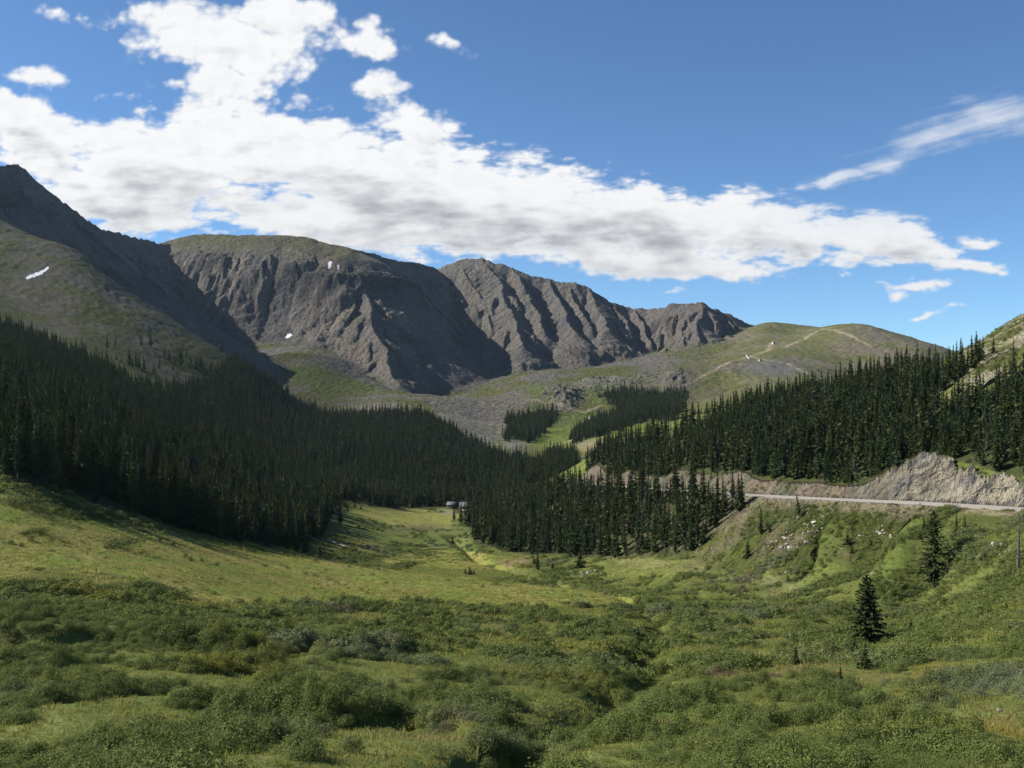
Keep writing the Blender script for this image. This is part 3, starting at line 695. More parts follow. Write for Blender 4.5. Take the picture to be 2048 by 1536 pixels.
M_DEAD, _nt, _b = new_mat('dead_wood'); _b.inputs['Base Color'].default_value = (.085,.072,.062,1)
M_WILLOW = foliage_mat('willow_leaves', (.076,.102,.027), (.140,.166,.048), patch=[((.140,.160,.088), .50, .68, 0), ((.200,.195,.038), .55, .70, 130), ((.190,.135,.085), .62, .74, 310)], patch_scale=.028, trans=.26)
M_WILLOW_D = foliage_mat('dark_willow_leaves', (.042,.062,.018), (.082,.104,.034), trans=.2)
M_GRASS = foliage_mat('grass_blades', (.140,.172,.036), (.255,.240,.068), patch=[((.31,.25,.10), .5, .68, 210)], patch_scale=.05, trans=.45, fine=.8)

# ================================================================== spruces
def frame(d):
    d = d / np.linalg.norm(d); a = np.cross(d, [0, 0, 1.0]); n = np.linalg.norm(a)
    a = a / n if n > 1e-4 else np.array([1.0, 0, 0]); return d, a, np.cross(a, d)
def trunk_geo(H, r, lean=0.0, sides=6, segs=6, rng=RNG):
    V = []; Fq = []
    for i in range(segs + 1):
        t = i / segs; rr = r * (1 - t) ** .9 + .012
        ox = lean * H * t * t + .06 * H * .1 * math.sin(3 * t)
        for k in range(sides):
            a = 2 * math.pi * k / sides; V.append((ox + rr * math.cos(a), rr * math.sin(a), H * t - (.5 if i == 0 else 0)))
    for i in range(segs):
        for k in range(sides): Fq.append((i*sides+k, i*sides+(k+1) % sides, (i+1)*sides+(k+1) % sides, (i+1)*sides+k))
    return V, Fq
def crown_geo(H, R, whorls, per, spr, base, rng, power=.8, ragged=.3, open_low=0.0, lean=0.0, upturn=0.0, size=1.0):
    V = []; Fq = []
    def leaf(c, d, l, w, roll):
        d, a, u = frame(d); s = a * math.cos(roll) + u * math.sin(roll)
        i = len(V)
        V.append(c - d * l * .5); V.append(c + s * w * .5 - d * l * .05); V.append(c + d * l * .55); V.append(c - s * w * .5 - d * l * .05); Fq.append((i, i+1, i+2, i+3))
    for k in range(whorls):
        t = (k + rng.random() * .8) / whorls
        z = H * (base + (1 - base) * t)
        env = (1 - t) ** power * min(1.0, .45 + t * 4.5)
        r0 = R * env * (1 + ragged * (rng.random() - .5)) + .05 * R
        n = max(3, int(round(per * (.45 + .55 * (1 - t)))))
        a0 = rng.random() * 6.283
        for j in range(n):
            if rng.random() < open_low * (1 - t) ** 1.5: continue
            a = a0 + 6.283 * j / n + rng.normal() * .25
            r = r0 * (1 + ragged * rng.normal() * .55); r = max(r, .05)
            droop = (-.30 - .22 * rng.random()) * (1 - t) + .35 * t * t + upturn
            ox = lean * H * (z / H) ** 2
            for q in range(spr):
                tt = (q + .55 + .3 * rng.random()) / spr
                yaw = a + rng.normal() * .28
                c = np.array([ox + r * tt * math.cos(a), r * tt * math.sin(a), z + r * tt * droop + .12 * r * tt * tt + rng.normal() * .03 * H / whorls])
                d = np.array([math.cos(yaw), math.sin(yaw), droop + .3 * rng.normal()])
                ln = (r / spr * 1.7 + .14 * R) * size * (.8 + .4 * rng.random()); leaf(c, d, ln, ln * (.55 + .3 * rng.random()), rng.normal() * .7)
        # inner fill so that the heart of the crown is not see-through
        for j in range(max(2, n // 3)):
            a = rng.random() * 6.283; rr = r0 * .28
            c = np.array([lean * H * (z / H) ** 2 + rr * math.cos(a), rr * math.sin(a), z]); leaf(c, np.array([math.cos(a) * .5, math.sin(a) * .5, -1]), H / whorls * 2.2, r0 * .7 + .1, rng.normal())
    for j in range(3):
        leaf(np.array([lean * H, 0, H * .985]), np.array([rng.normal() * .06, rng.normal() * .06, 1]), H * .06, R * .16, j * 2.1)
    return V, Fq
def tree_mesh(name, H, R, whorls, per, spr, base, seed, lean=0.0, trunk_r=None, **kw):
    rng = np.random.default_rng(seed)
    cv, cf = crown_geo(H, R, whorls, per, spr, base, rng, lean=lean, **kw)
    tv, tf = trunk_geo(H * .97, trunk_r or H * .013, lean)
    return (cv, cf), (tv, tf)
def mesh_data(name, V, Fq, mat):
    o = mesh_from(name, V, np.array(Fq), mat); COL.objects.unlink(o); me = o.data; bpy.data.objects.remove(o); return me
# kinds for the individual trees: separate crown and trunk meshes
TREE_KINDS = []
for i, (R, w, p, s, b, pw, rg) in enumerate([(1.65,34,8,5,.05,.9,.35),(1.35,36,7,5,.07,.8,.4),(2.0,32,9,5,.03,.98,.3),(1.2,34,7,4,.12,.75,.5),(1.55,30,7,5,.08,.92,.5)]):
    c, t = tree_mesh('spruce', 14, R, w, p, s, b, 40 + i, power=pw, ragged=rg)
    TREE_KINDS.append((mesh_data('crown', *c, M_NEEDLE if i % 2 == 0 else M_NEEDLE_B), mesh_data('trunk', *t, M_BARK)))

def place_tree(name, label, x, y, H, kind, group=None, cat='spruce', wide=1.0, rot=None, z=None):
    e = bpy.data.objects.new(name, None); COL.objects.link(e)
    e.location = (x, y, (float(ground(x, y)) if z is None else z) - .15); e.empty_display_size = .5
    cm, tm = TREE_KINDS[kind] if isinstance(kind, int) else kind
    h0 = 14.0 if isinstance(kind, int) else kind_h[id(cm)]
    k = H / h0; e.scale = (k * wide, k * wide, k); e.rotation_euler = (0, 0, random.random() * 6.28 if rot is None else rot)
    tag(e, label, cat, group)
    for nm, me in (('crown', cm), ('trunk', tm)):
        o = bpy.data.objects.new(nm, me); COL.objects.link(o); o.parent = e
    return e
kind_h = {}

# ------------------------------------------------------------------ where the forest stands
def cand(Ya, Yb, s, umax, rng):
    """jittered points over the ground between two distances"""
    ys = np.arange(Ya, Yb, s); out = []
    for yy in ys:
        n = int(2 * umax * yy / s)
        if n < 1: continue
        xx = (np.arange(n) + .5) / n * 2 * umax * yy - umax * yy
        out.append(np.stack([xx + rng.uniform(-.48, .48, n) * s, yy + rng.uniform(-.48, .48, n) * s], 1))
    return np.concatenate(out)
frng = np.random.default_rng(77)
FP = np.concatenate([cand(205, 520, 3.7, .82, frng), cand(520, 900, 4.2, .76, frng), cand(900, 1350, 4.6, .62, frng), cand(1350, 1900, 5.5, .55, frng)])
fx, fy = FP[:,0], FP[:,1]
FP2 = cand(262, 620, 3.6, .8, frng); pq = CX + FP2[:,0] / FP2[:,1] * F; FP = np.concatenate([FP, FP2[(pq > 1480) & sample(poly(F_UP, 262, 900), FP2[:,0], FP2[:,1])]]); fx, fy = FP[:,0], FP[:,1]
ok = sample(FOR, fx, fy)
dens = .88 + .8 * fbm(fx, fy, 40, 3)
px_ = CX + fx / fy * F; py_ = HY - ground(fx, fy) / fy * F
rightup = (px_ > 1110) & sample(poly(F_UP, 262, 900), fx, fy)
dens = np.where(px_ > 1600, np.where(rightup, dens * .95, dens), dens)
dens = np.where(rightup & (px_ > 1880) & (py_ < 800), dens * .8, dens)
dens = np.where(sample(poly(F_LOW, 340, 760), fx, fy), dens * .92, dens)
edge = fbm(fx, fy, 14, 2)
ok &= frng.random(len(fx)) < dens
# a few strays in the clearing and above the tree line of the left hill
stray = sample(poly(CLEAR, 300, 480), fx, fy) & (frng.random(len(fx)) < .035)
stray |= (fy > 1000) & (fy < 1450) & (px_ > 150) & (px_ < 640) & (py_ > 690 + 0 * px_) & (frng.random(len(fx)) < .16 * sstep(-.1, .4, fbm(fx, fy, 60, 2))) & (sample(MT, fx, fy) < .2)
ok |= stray
fx, fy, px_, py_, rightup = fx[ok], fy[ok], px_[ok], py_[ok], rightup[ok]
fh = (12.5 + 3.0 * fbm(fx, fy, 60, 2)) * np.exp(frng.normal(0, .34, len(fx))) 
fh = np.where(frng.random(len(fx)) < .18, fh * .6, fh)
fh = np.where((fy > 1000), fh * .88, fh)
fh = np.where(rightup, fh * np.where(px_ > 1650, .92, 1.0), fh * np.where((px_ > 930) & (fy < 760), .86, 1.0))
fh = np.minimum(fh, 17.5) * np.where(px_ > 1850, .78, 1.0)
fh *= np.where((px_ < 700) & (fy < 560), 1.12, 1.0)
fz = ground(fx, fy)
# which of them can be seen: the crown top must clear the land in front
vis = np.zeros(len(fx), bool)
uvec = fx / fy; top = (fz + fh) / fy
for k in range(0, len(fx), 4000):
    sl_ = slice(k, k + 4000); uu = uvec[sl_]; ok_ = np.ones(len(uu), bool)
    for f in np.linspace(.25, .985, 40):
        yy = fy[sl_] * f; ok_ &= ground(uu * yy, yy) / yy < top[sl_]
    vis[sl_] = ok_
inframe = (np.abs(uvec) < .53) & vis
# trees that stand in front of others (nearest in a narrow strip of the picture) show largest
score = fh / fy
bins = {}
order = np.argsort(fy)
occ = np.zeros(240)          # how high in view each strip of direction is already filled, from the nearest tree outward
pick = []
lowest = np.full(600, 9e9)
for i in order:
    if not inframe[i]: continue
    b_ = int((uvec[i] + .53) / 1.06 * 599)
    base_v_ = fz[i] / fy[i]
    hidden = top[i] - lowest[b_] if lowest[b_] < 8e9 else 1
    show = min(1.0, max(0.0, (top[i] - (lowest[b_] if lowest[b_] < 8e9 else -9)) / max(score[i], 1e-6)))
    pick.append((score[i] * (.15 + .85 * show), i))
    lowest[b_] = max(lowest[b_], top[i]) if lowest[b_] < 8e9 else top[i]
pick.sort(reverse=True)
N_SOLO = 50
single = [i for _, i in pick[:300 - N_SOLO]]
GRP = [('spruces along the dark left forest', 'dark green spruce in the front of the shaded forest on the left slope'),
       ('spruces of the lower grove', 'slender green spruce in the grove between the shrub flats and the road'),
       ('spruces above the road', 'tall narrow spruce in the forest on the bank above the road')]
for i in single:
    g = 0 if px_[i] < 900 else (2 if rightup[i] else 1)
    place_tree('spruce', GRP[g][1], float(fx[i]), float(fy[i]), float(fh[i]), int(frng.integers(0, 5)), GRP[g][0], wide=float(frng.uniform(.8, 1.15)))
rest = np.ones(len(fx), bool); rest[single] = False

def scatter(name, pts, scl, rot, idx, kinds, label):
    """one object of kind stuff: copies of a few plants spread over many points by geometry nodes"""
    o = mesh_from(name, pts, np.zeros((0, 4), int))
    me = o.data
    for nm, tp, arr, key in (('scl', 'FLOAT_VECTOR', scl, 'vector'), ('rot', 'FLOAT_VECTOR', rot, 'vector'), ('idx', 'INT', idx, 'value')):
        at = me.attributes.new(nm, tp, 'POINT'); at.data.foreach_set(key, np.asarray(arr, np.int32 if tp == 'INT' else np.float32).ravel())
    kc = bpy.data.collections.new(name + '_kinds')
    for k, me_k in enumerate(kinds):
        ko = bpy.data.objects.new('%s_kind_%02d' % (name, k), me_k); kc.objects.link(ko)
    g = bpy.data.node_groups.new(name, 'GeometryNodeTree')
    g.interface.new_socket('Geometry', in_out='INPUT', socket_type='NodeSocketGeometry'); g.interface.new_socket('Geometry', in_out='OUTPUT', socket_type='NodeSocketGeometry')
    gi = g.nodes.new('NodeGroupInput'); go = g.nodes.new('NodeGroupOutput'); L = g.links.new
    m2p = g.nodes.new('GeometryNodeMeshToPoints'); iop = g.nodes.new('GeometryNodeInstanceOnPoints'); ci = g.nodes.new('GeometryNodeCollectionInfo')
    ci.inputs['Collection'].default_value = kc; ci.inputs['Separate Children'].default_value = True; ci.inputs['Reset Children'].default_value = True
    def attr(nm, tp):
        n = g.nodes.new('GeometryNodeInputNamedAttribute'); n.data_type = tp; n.inputs['Name'].default_value = nm; return n.outputs['Attribute']
    e2r = g.nodes.new('FunctionNodeEulerToRotation')
    L(gi.outputs[0], m2p.inputs['Mesh']); L(m2p.outputs[0], iop.inputs['Points']); L(ci.outputs[0], iop.inputs['Instance'])
    iop.inputs['Pick Instance'].default_value = True
    L(attr('idx', 'INT'), iop.inputs['Instance Index']); L(attr('rot', 'FLOAT_VECTOR'), e2r.inputs[0]); L(e2r.outputs[0], iop.inputs['Rotation']); L(attr('scl', 'FLOAT_VECTOR'), iop.inputs['Scale'])
    L(iop.outputs[0], go.inputs[0])
    md = o.modifiers.new('scatter', 'NODES'); md.node_group = g
    tag(o, label, kind='stuff'); return o
def joined(name, parts):
    """one mesh with a material slot per part, for the scattered copies"""
    V = []; Fq = []; mi = []
    for k, (v, f, m) in enumerate(parts):
        o = len(V); V += [tuple(p) for p in v]; Fq += [tuple(i + o for i in q) for q in f]; mi += [k] * len(f)
    me = mesh_data(name, V, Fq, parts[0][2])
    for p in parts[1:]: me.materials.append(p[2])
    me.polygons.foreach_set('material_index', np.array(mi, np.int32)); me.update(); return me
FK = []
for i, (R, w, p, s, b, pw, rg) in enumerate([(1.6,24,7,3,.05,.9,.4),(1.3,26,6,3,.07,.8,.45),(1.9,22,7,3,.03,1.0,.35),(1.15,24,6,3,.1,.75,.5),(1.5,21,6,3,.05,.95,.5),(1.1,26,6,3,.05,.85,.5)]):
    c, t = tree_mesh('spruce', 14, R, w, p, s, b, 140 + i, power=pw, ragged=rg, size=1.25)
    FK.append(joined('forest_spruce', [(*c, M_NEEDLE if i % 2 == 0 else M_NEEDLE_B), (*t, M_BARK)]))
c, t = tree_mesh('snag', 13, .7, 20, 4, 2, .2, 190, ragged=.8, open_low=.5, size=.6)
FK.append(joined('forest_snag', [(*c, M_DEAD), (*t, M_DEAD)]))
rest &= (np.abs(uvec) < .84)
n_ = int(rest.sum()); k_ = fh[rest] / 14
kw_ = k_ * frng.uniform(.8, 1.25, n_) * np.where(fy[rest] > 900, 1.15, 1.0)
scatter('forest', np.stack([fx[rest], fy[rest], fz[rest] - .3], 1), np.stack([kw_, kw_, k_], 1), np.stack([frng.normal(0, .02, n_), frng.normal(0, .02, n_), frng.uniform(0, 6.28, n_)], 1), np.where(frng.random(n_) < .025, 6, frng.integers(0, 6, n_)), FK,
        'dense dark conifer forest covering both valley sides')
print('forest', n_, 'single', len(single))

# ================================================================== willow scrub and grass
def shrub_geo(rng, n, w, h, leaf, lobes=5):
    V = []; Fq = []
    lb = [(rng.uniform(-.32, .32) * w, rng.uniform(-.32, .32) * w, rng.uniform(.28, .42) * w, rng.uniform(.65, 1.0) * h) for _ in range(lobes)]
    for i in range(n):
        lx, ly, lr, lh = lb[rng.integers(0, lobes)]
        th = rng.random() * 6.283; ph = math.acos(rng.uniform(-.05, 1)); rad = rng.uniform(.72, 1.06)
        nrm = np.array([math.sin(ph) * math.cos(th), math.sin(ph) * math.sin(th), math.cos(ph)])
        c = np.array([lx + nrm[0] * lr * rad, ly + nrm[1] * lr * rad, .12 * h + nrm[2] * lh * .88 * rad])
        nn = nrm + rng.normal(0, .42, 3) + np.array([0, 0, .25]); nn, a, u = frame(nn)
        ro = rng.random() * 6.283; s = a * math.cos(ro) + u * math.sin(ro); d = np.cross(s, nn)
        l = leaf * rng.uniform(.7, 1.5); wd = l * rng.uniform(.35, .6); k = len(V)
        V += [c - d * l * .4, c + s * wd * .5, c + d * l * .6, c - s * wd * .5]; Fq.append((k, k+1, k+2, k+3))
    return V, Fq
srng = np.random.default_rng(21)
SK_NEAR = [mesh_data('willow', *shrub_geo(srng, 1300, 2.6 + .3 * (i % 3), 1.25 + .15 * (i % 4), .145, 5 + i % 4), M_WILLOW) for i in range(7)]
SK_FAR = [mesh_data('willow', *shrub_geo(srng, 340, 2.8, 1.3 + .15 * (i % 3), .28, 5 + i % 3), M_WILLOW) for i in range(5)]
SP = np.concatenate([cand(34, 130, 1.0, .86, srng), cand(130, 260, 1.2, .74, srng), cand(260, 480, 1.7, .66, srng), cand(480, 800, 3.0, .5, srng)])
sx, sy = SP[:,0], SP[:,1]
spx = CX + sx / sy * F; spy = HY - ground(sx, sy) / sy * F
jx = spx + 40 * fbm(sx, sy, 12, 2); jy = spy + 10 * fbm(sx + 50, sy, 12, 2)
cl1 = fbm(sx, sy, 11, 3); cl2 = fbm(sx + 300, sy - 100, 26, 3); cl3 = fbm(sx - 200, sy + 40, 5, 2)
d = np.full(len(sx), .0)
low = sstep(1165, 1215, jy - (jx < 700) * 20)
d = np.maximum(d, low * sstep(-.06, .10, cl1 + .5 * cl2 + .3 * cl3))
rightflat = inpoly(jx, jy, [(1010,1118),(1150,1105),(1500,1112),(1600,1100),(2300,1090),(2300,1300),(1000,1300),(1330,1205),(1100,1160)])
d = np.where(rightflat, sstep(.0, .14, cl1 + .8 * cl3 * .6 + .22 * sstep(1650, 1850, jx) + .02), d)
valley = inpoly(jx, jy, [(640,1125),(700,1100),(760,1085),(950,1085),(1010,1105),(900,1125),(780,1140)]) | inpoly(jx, jy, [(1010,1150),(1200,1150),(1330,1195),(1280,1200),(1150,1180),(1000,1160)])
d = np.where(valley & (sy > 240), sstep(-.3, .1, cl1), d)
valley2 = inpoly(jx, jy, [(690,1000),(940,1020),(950,1090),(860,1090),(700,1050)]) & (sy > 430)
d = np.where(valley2, .8 * sstep(-.02, .2, cl1 + .4 * cl2), d)
hillside = (sy > 255) & (sy < 520) & (jx > 1380) & (jy < 985) & (jy > 640)
d = np.where(hillside, .42 * sstep(-.1, .25, cl1), d)
d = np.where((sy > 480) & ~valley2, 0, d)
bank = inpoly(jx, jy, [(1470,1000),(1700,1010),(2300,1030),(2300,1100),(1600,1110),(1480,1110)])
d = np.where(bank, np.where(jx > 1840, .95, .85) * sstep(-.08, .2, cl1 + .10), d)
upleft = inpoly(jx, jy, [(-300,930),(0,960),(160,1000),(330,1056),(300,1066),(200,1045),(120,1040),(0,1000),(-300,980)])
d = np.where(upleft, .8 * sstep(-.25, .05, cl1), d)
mead = sample(MEADOW, sx, sy) > 0
d = np.where(mead & ~upleft & ~valley, .16 * sstep(.1, .45, cl2) + .02, d)
leftbank = inpoly(jx, jy, [(-300,1180),(0,1165),(160,1175),(300,1165),(390,1200),(470,1240),(640,1235),(700,1275),(520,1300),(-300,1310)])
d = np.where(leftbank, np.maximum(d, .9), d)
for pp in [[(470,1320),(560,1305),(700,1330),(900,1365),(1080,1385),(1150,1400),(1060,1408),(860,1385),(640,1350)],
           [(560,1455),(700,1440),(800,1450),(860,1480),(840,1536),(640,1540),(590,1500)], [(1190,1330),(1290,1335),(1260,1350)],
           [(1690,1395),(1780,1350),(1850,1325),(1980,1322),(1990,1345),(1880,1370),(1760,1400)], [(1880,1440),(2048,1400),(2100,1490),(1960,1480)], [(1720,1465),(1900,1470),(1860,1480),(1700,1478)],
           [(1260,1375),(1340,1340),(1420,1310),(1380,1350),(1300,1400)]]:
    d = np.where(inpoly(jx, jy, pp), .06, d)
road_d = sample(RB, sx, sy); d = np.where((road_d > 0) | (sample(CUT, sx, sy) > 0), np.where((jx < 1680) & (road_d == 0), .22, 0), d)
d = np.where(sample(FOR.astype(float), sx, sy) > 0, .04, d)
gdist = sample(GULD, sx, sy); bkd = sample(BANKD, sx, sy)
d = np.where((bkd > .4) & (bkd < 4.5), 1.0, d); d = np.where((bkd < .1) & (bkd > -2.6), d * .25, d)
d = np.where(gdist < 1.2, d * .2, d)
keep = srng.random(len(sx)) < d
bkd = bkd[keep]
sx, sy, spx, spy, gdist, mead, cl1, cl3 = sx[keep], sy[keep], spx[keep], spy[keep], gdist[keep], mead[keep], cl1[keep], cl3[keep]
sz = ground(sx, sy)
sh_ = np.exp(srng.normal(0, .22, len(sx))) * (.5 + 1.15 * sstep(-.12, .4, cl1 + .3 * cl3)) * .66 * np.where(gdist < 6, 1.1, 1.0) * np.where((bkd > .4) & (bkd < 4.5), 1.05, 1.0) * np.where(mead, .55, 1.0) * np.where(sy > 260, .85, 1)
ss2 = .76 * np.exp(srng.normal(0, .18, len(sx))) * (.72 + .3 * sstep(-.1, .4, cl1)) * np.where(mead, .6, 1.0) * np.where(sy > 130, 1.12, 1.0)
inn = (np.abs(sx / sy) < .50) & (spy < 1560)
rank = np.where(inn, sh_ / sy, 0); ordr = np.argsort(-rank)[:262]
solo = np.zeros(len(sx), bool); solo[ordr] = True
for i in np.nonzero(solo)[0]:
    o = bpy.data.objects.new('willow_shrub', SK_NEAR[int(srng.integers(0, 7))]); COL.objects.link(o)
    o.location = (sx[i], sy[i], sz[i] - .05); o.scale = (ss2[i], ss2[i], sh_[i]); o.rotation_euler = (0, 0, srng.random() * 6.28)
    tag(o, 'leafy green willow shrub in the nearest thicket of the foreground', 'shrub', 'willow shrubs of the foreground thicket')
r_ = ~solo; n_ = int(r_.sum())
idx_ = np.where(sy[r_] < 125, srng.integers(0, 7, n_), 7 + srng.integers(0, 5, n_))
scatter('willow_scrub', np.stack([sx[r_], sy[r_], sz[r_] - .05], 1), np.stack([ss2[r_], ss2[r_], sh_[r_]], 1), np.stack([srng.normal(0, .06, n_), srng.normal(0, .06, n_), srng.uniform(0, 6.28, n_)], 1), idx_, SK_NEAR + SK_FAR,
        'low grey green willow scrub covering the valley floor')
print('shrubs', n_, int(solo.sum()))

def tuft_geo(rng, n, r, h, w):
    V = []; Fq = []
    for i in range(n):
        a = rng.random() * 6.283; rr = r * math.sqrt(rng.random()); p = np.array([rr * math.cos(a), rr * math.sin(a), -.03])
        b = rng.random() * 6.283; s = np.array([math.cos(b), math.sin(b), 0]) * w; t = np.array([rng.normal() * .35 * h, rng.normal() * .35 * h, h * rng.uniform(.6, 1.2)]); k = len(V)
        V += [p - s, p + s, p + s * .6 + t * .6, p + t]; Fq.append((k, k+1, k+2, k+3))
    return V, Fq
GK = [mesh_data('tuft', *tuft_geo(srng, 26, .55, .34, .035), M_GRASS) for _ in range(4)] + [mesh_data('tuft', *tuft_geo(srng, 18, .9, .45, .09), M_GRASS) for _ in range(3)]
GP = np.concatenate([cand(34, 130, .85, .84, srng), cand(130, 240, 1.15, .7, srng), cand(240, 460, 1.5, .55, srng)])
gx_, gy_ = GP[:,0], GP[:,1]
gm = (sample(RB, gx_, gy_) == 0) & (sample(CUT, gx_, gy_) == 0) & (sample(FOR.astype(float), gx_, gy_) == 0) & (srng.random(len(gx_)) < .75) & ((sample(FILL, gx_, gy_) == 0) | (srng.random(len(gx_)) < .7))
gx_, gy_ = gx_[gm], gy_[gm]; n_ = len(gx_); gs = np.exp(srng.normal(0, .3, n_)) * np.where(sample(MEADOW, gx_, gy_) > 0, .55, .75)
scatter('grass', np.stack([gx_, gy_, ground(gx_, gy_)], 1), np.stack([gs, gs, gs * srng.uniform(.6, 1.2, n_)], 1), np.stack([gs * 0, gs * 0, srng.uniform(0, 6.28, n_)], 1), np.where(gy_ < 130, srng.integers(0, 4, n_), 4 + srng.integers(0, 3, n_)), GK,
        'yellow green mountain grass of the meadow')
print('tufts', n_)

# ================================================================== single trees
def own_kind(nm, seed, H, R, w, p, s, b, mat=M_NEEDLE, trunk_r=None, **kw):
    c, t = tree_mesh(nm, H, R, w, p, s, b, seed, trunk_r=trunk_r, **kw)
    k = (mesh_data('crown', *c, mat), mesh_data('trunk', *t, M_BARK)); kind_h[id(k[0])] = H; return k
K_BIG = own_kind('spruce', 301, 12.2, 2.55, 44, 12, 8, .015, power=.62, ragged=.22, size=.8)
K_OPEN = own_kind('spruce', 302, 17.5, 3.3, 38, 9, 9, .11, power=.55, ragged=.5, open_low=.38, upturn=.05, size=.7, trunk_r=.3)
K_LEAN = own_kind('spruce', 303, 8, 1.0, 24, 6, 4, .2, power=.6, ragged=.6, lean=-.12, open_low=.3)
K_YOUNG = own_kind('spruce', 304, 4, 1.0, 20, 8, 4, .02, power=.95, ragged=.4, size=.95)
K_SLIM = own_kind('spruce', 305, 10, 1.0, 32, 7, 4, .04, power=.7, ragged=.35)
def tree_at(px, base, hpx, kind, label, wide=1.0, rot=None, Ymax=4500, Ymin=40, group=None):
    p = hit(px, base, Ymin, Ymax)
    if p is None: print('no hit', label); return
    return place_tree('spruce', label, p.x, p.y, hpx / F * p.y, kind, group, wide=wide, rot=rot)
tree_at(1733, 1288, 138, K_BIG, 'broad dense dark spruce standing alone in the willow flats, tallest there', wide=1.2)
tree_at(1867, 1178, 156, K_OPEN, 'tall ragged spruce with open branches and bare lower trunk below the road')
tree_at(1730, 1340, 56, K_YOUNG, 'small bushy spruce growing right at the foot of the broad dense spruce', wide=.9)
tree_at(1708, 1308, 34, K_YOUNG, 'knee high spruce tucked against the near side of the broad dense spruce', wide=1.2)
tree_at(1592, 1330, 40, K_YOUNG, 'small conical spruce in the willows left of the broad dense spruce')
tree_at(1681, 1372, 40, K_YOUNG, 'little spruce in grey willows in front of the broad dense spruce')
tree_at(1822, 1270, 34, K_YOUNG, 'small spruce at the tip of the shadow of the broad dense spruce', wide=.8)
tree_at(1116, 1356, 44, K_YOUNG, 'small dark spruce rising from willows at the centre of the foreground')
tree_at(1209, 1334, 30, K_YOUNG, 'stunted spruce beside the willow hollow right of the centre')
tree_at(1196, 1462, 66, K_SLIM, 'dark slim young spruce on the bank of the foreground gully', wide=1.3)
tree_at(1495, 1115, 34, K_YOUNG, 'compact spruce at the lower right corner of the grove by the rubble slope')
tree_at(1522, 1070, 54, K_SLIM, 'slim spruce alone on the tan rubble slope beside the grove')
tree_at(1598, 1036, 46, K_LEAN, 'leaning spruce with a thin trunk just under the road edge', rot=0)
tree_at(1540, 1066, 18, K_YOUNG, 'tiny spruce beside the slim spruce on the rubble slope')
tree_at(1695, 1090, 26, K_YOUNG, 'small spruce among boulders in the middle of the road bank')
tree_at(1704, 1108, 17, K_YOUNG, 'tiny spruce at the foot of the boulder strewn road bank')
tree_at(1848, 1064, 30, K_SLIM, 'small spruce close behind the tall ragged spruce', wide=1.5)
tree_at(1913, 1058, 32, K_SLIM, 'left one of a pair of small spruces in the shrubs under the rock face', wide=1.2)
tree_at(1930, 1056, 28, K_SLIM, 'right one of a pair of small spruces in the shrubs under the rock face', wide=1.2)
tree_at(1975, 1170, 24, K_YOUNG, 'small spruce in the willows between the ragged spruce and the dead tree')
tree_at(1160, 1136, 34, K_YOUNG, 'bushy spruce standing out from the grove on the willow flat', wide=1.5)
tree_at(1075, 1140, 42, K_SLIM, 'slender spruce at the tip of a small pair on the flat before the grove', wide=1.2)
tree_at(1068, 1132, 20, K_YOUNG, 'short spruce leaning on the slender spruce before the grove', wide=1.2)
tree_at(940, 1150, 18, K_YOUNG, 'largest of three dwarf spruces huddled on the yellow meadow', wide=1.3)
tree_at(931, 1148, 12, K_YOUNG, 'left dwarf spruce of the three huddled on the yellow meadow', wide=1.3)
tree_at(948, 1149, 11, K_YOUNG, 'right dwarf spruce of the three huddled on the yellow meadow', wide=1.3)
tree_at(815, 1137, 11, K_YOUNG, 'lone dwarf spruce at the edge of the dark valley willows', wide=1.4)
tree_at(905, 1092, 22, K_YOUNG, 'small spruce alone on the green valley floor near the creek', wide=1.1)
tree_at(1034, 1103, 36, K_YOUNG, 'full spruce at the near left corner of the lower grove', wide=1.2)
tree_at(640, 1112, 36, K_SLIM, 'outermost small spruce on the meadow beyond the left forest tip', wide=1.1)
tree_at(611, 1107, 88, K_SLIM, 'tall column of a spruce at the meadow tip of the left forest')
tree_at(594, 1102, 50, K_SLIM, 'shorter spruce beside the tall column at the tip of the left forest', wide=1.2)
tree_at(574, 1097, 88, K_SLIM, 'tall dark spruce left of the column at the tip of the left forest', wide=1.1)
tree_at(680, 1048, 62, K_SLIM, 'thin spruce standing apart at the inner edge of the left forest', wide=.9)
for (px, py, h) in [(738,1012,13),(690,1012,10),(710,1016,11),(722,1020,9),(695,1022,9),(1105,1140,16)]:
    tree_at(px, py, h, K_YOUNG, 'tiny dark spruce dotted over the far green valley floor', wide=1.2, group='tiny spruces of the valley floor')

for (px, py, h, lb) in [(922,1046,44,'dark spruce standing in front of the timber house'),(946,1050,50,'taller dark spruce right in front of the timber house'),(908,1040,30,'young spruce in front of the small cabin'),(962,1052,46,'spruce between the timber house and the lower grove')]:
    tree_at(px, py, h, K_SLIM, lb, wide=1.3)
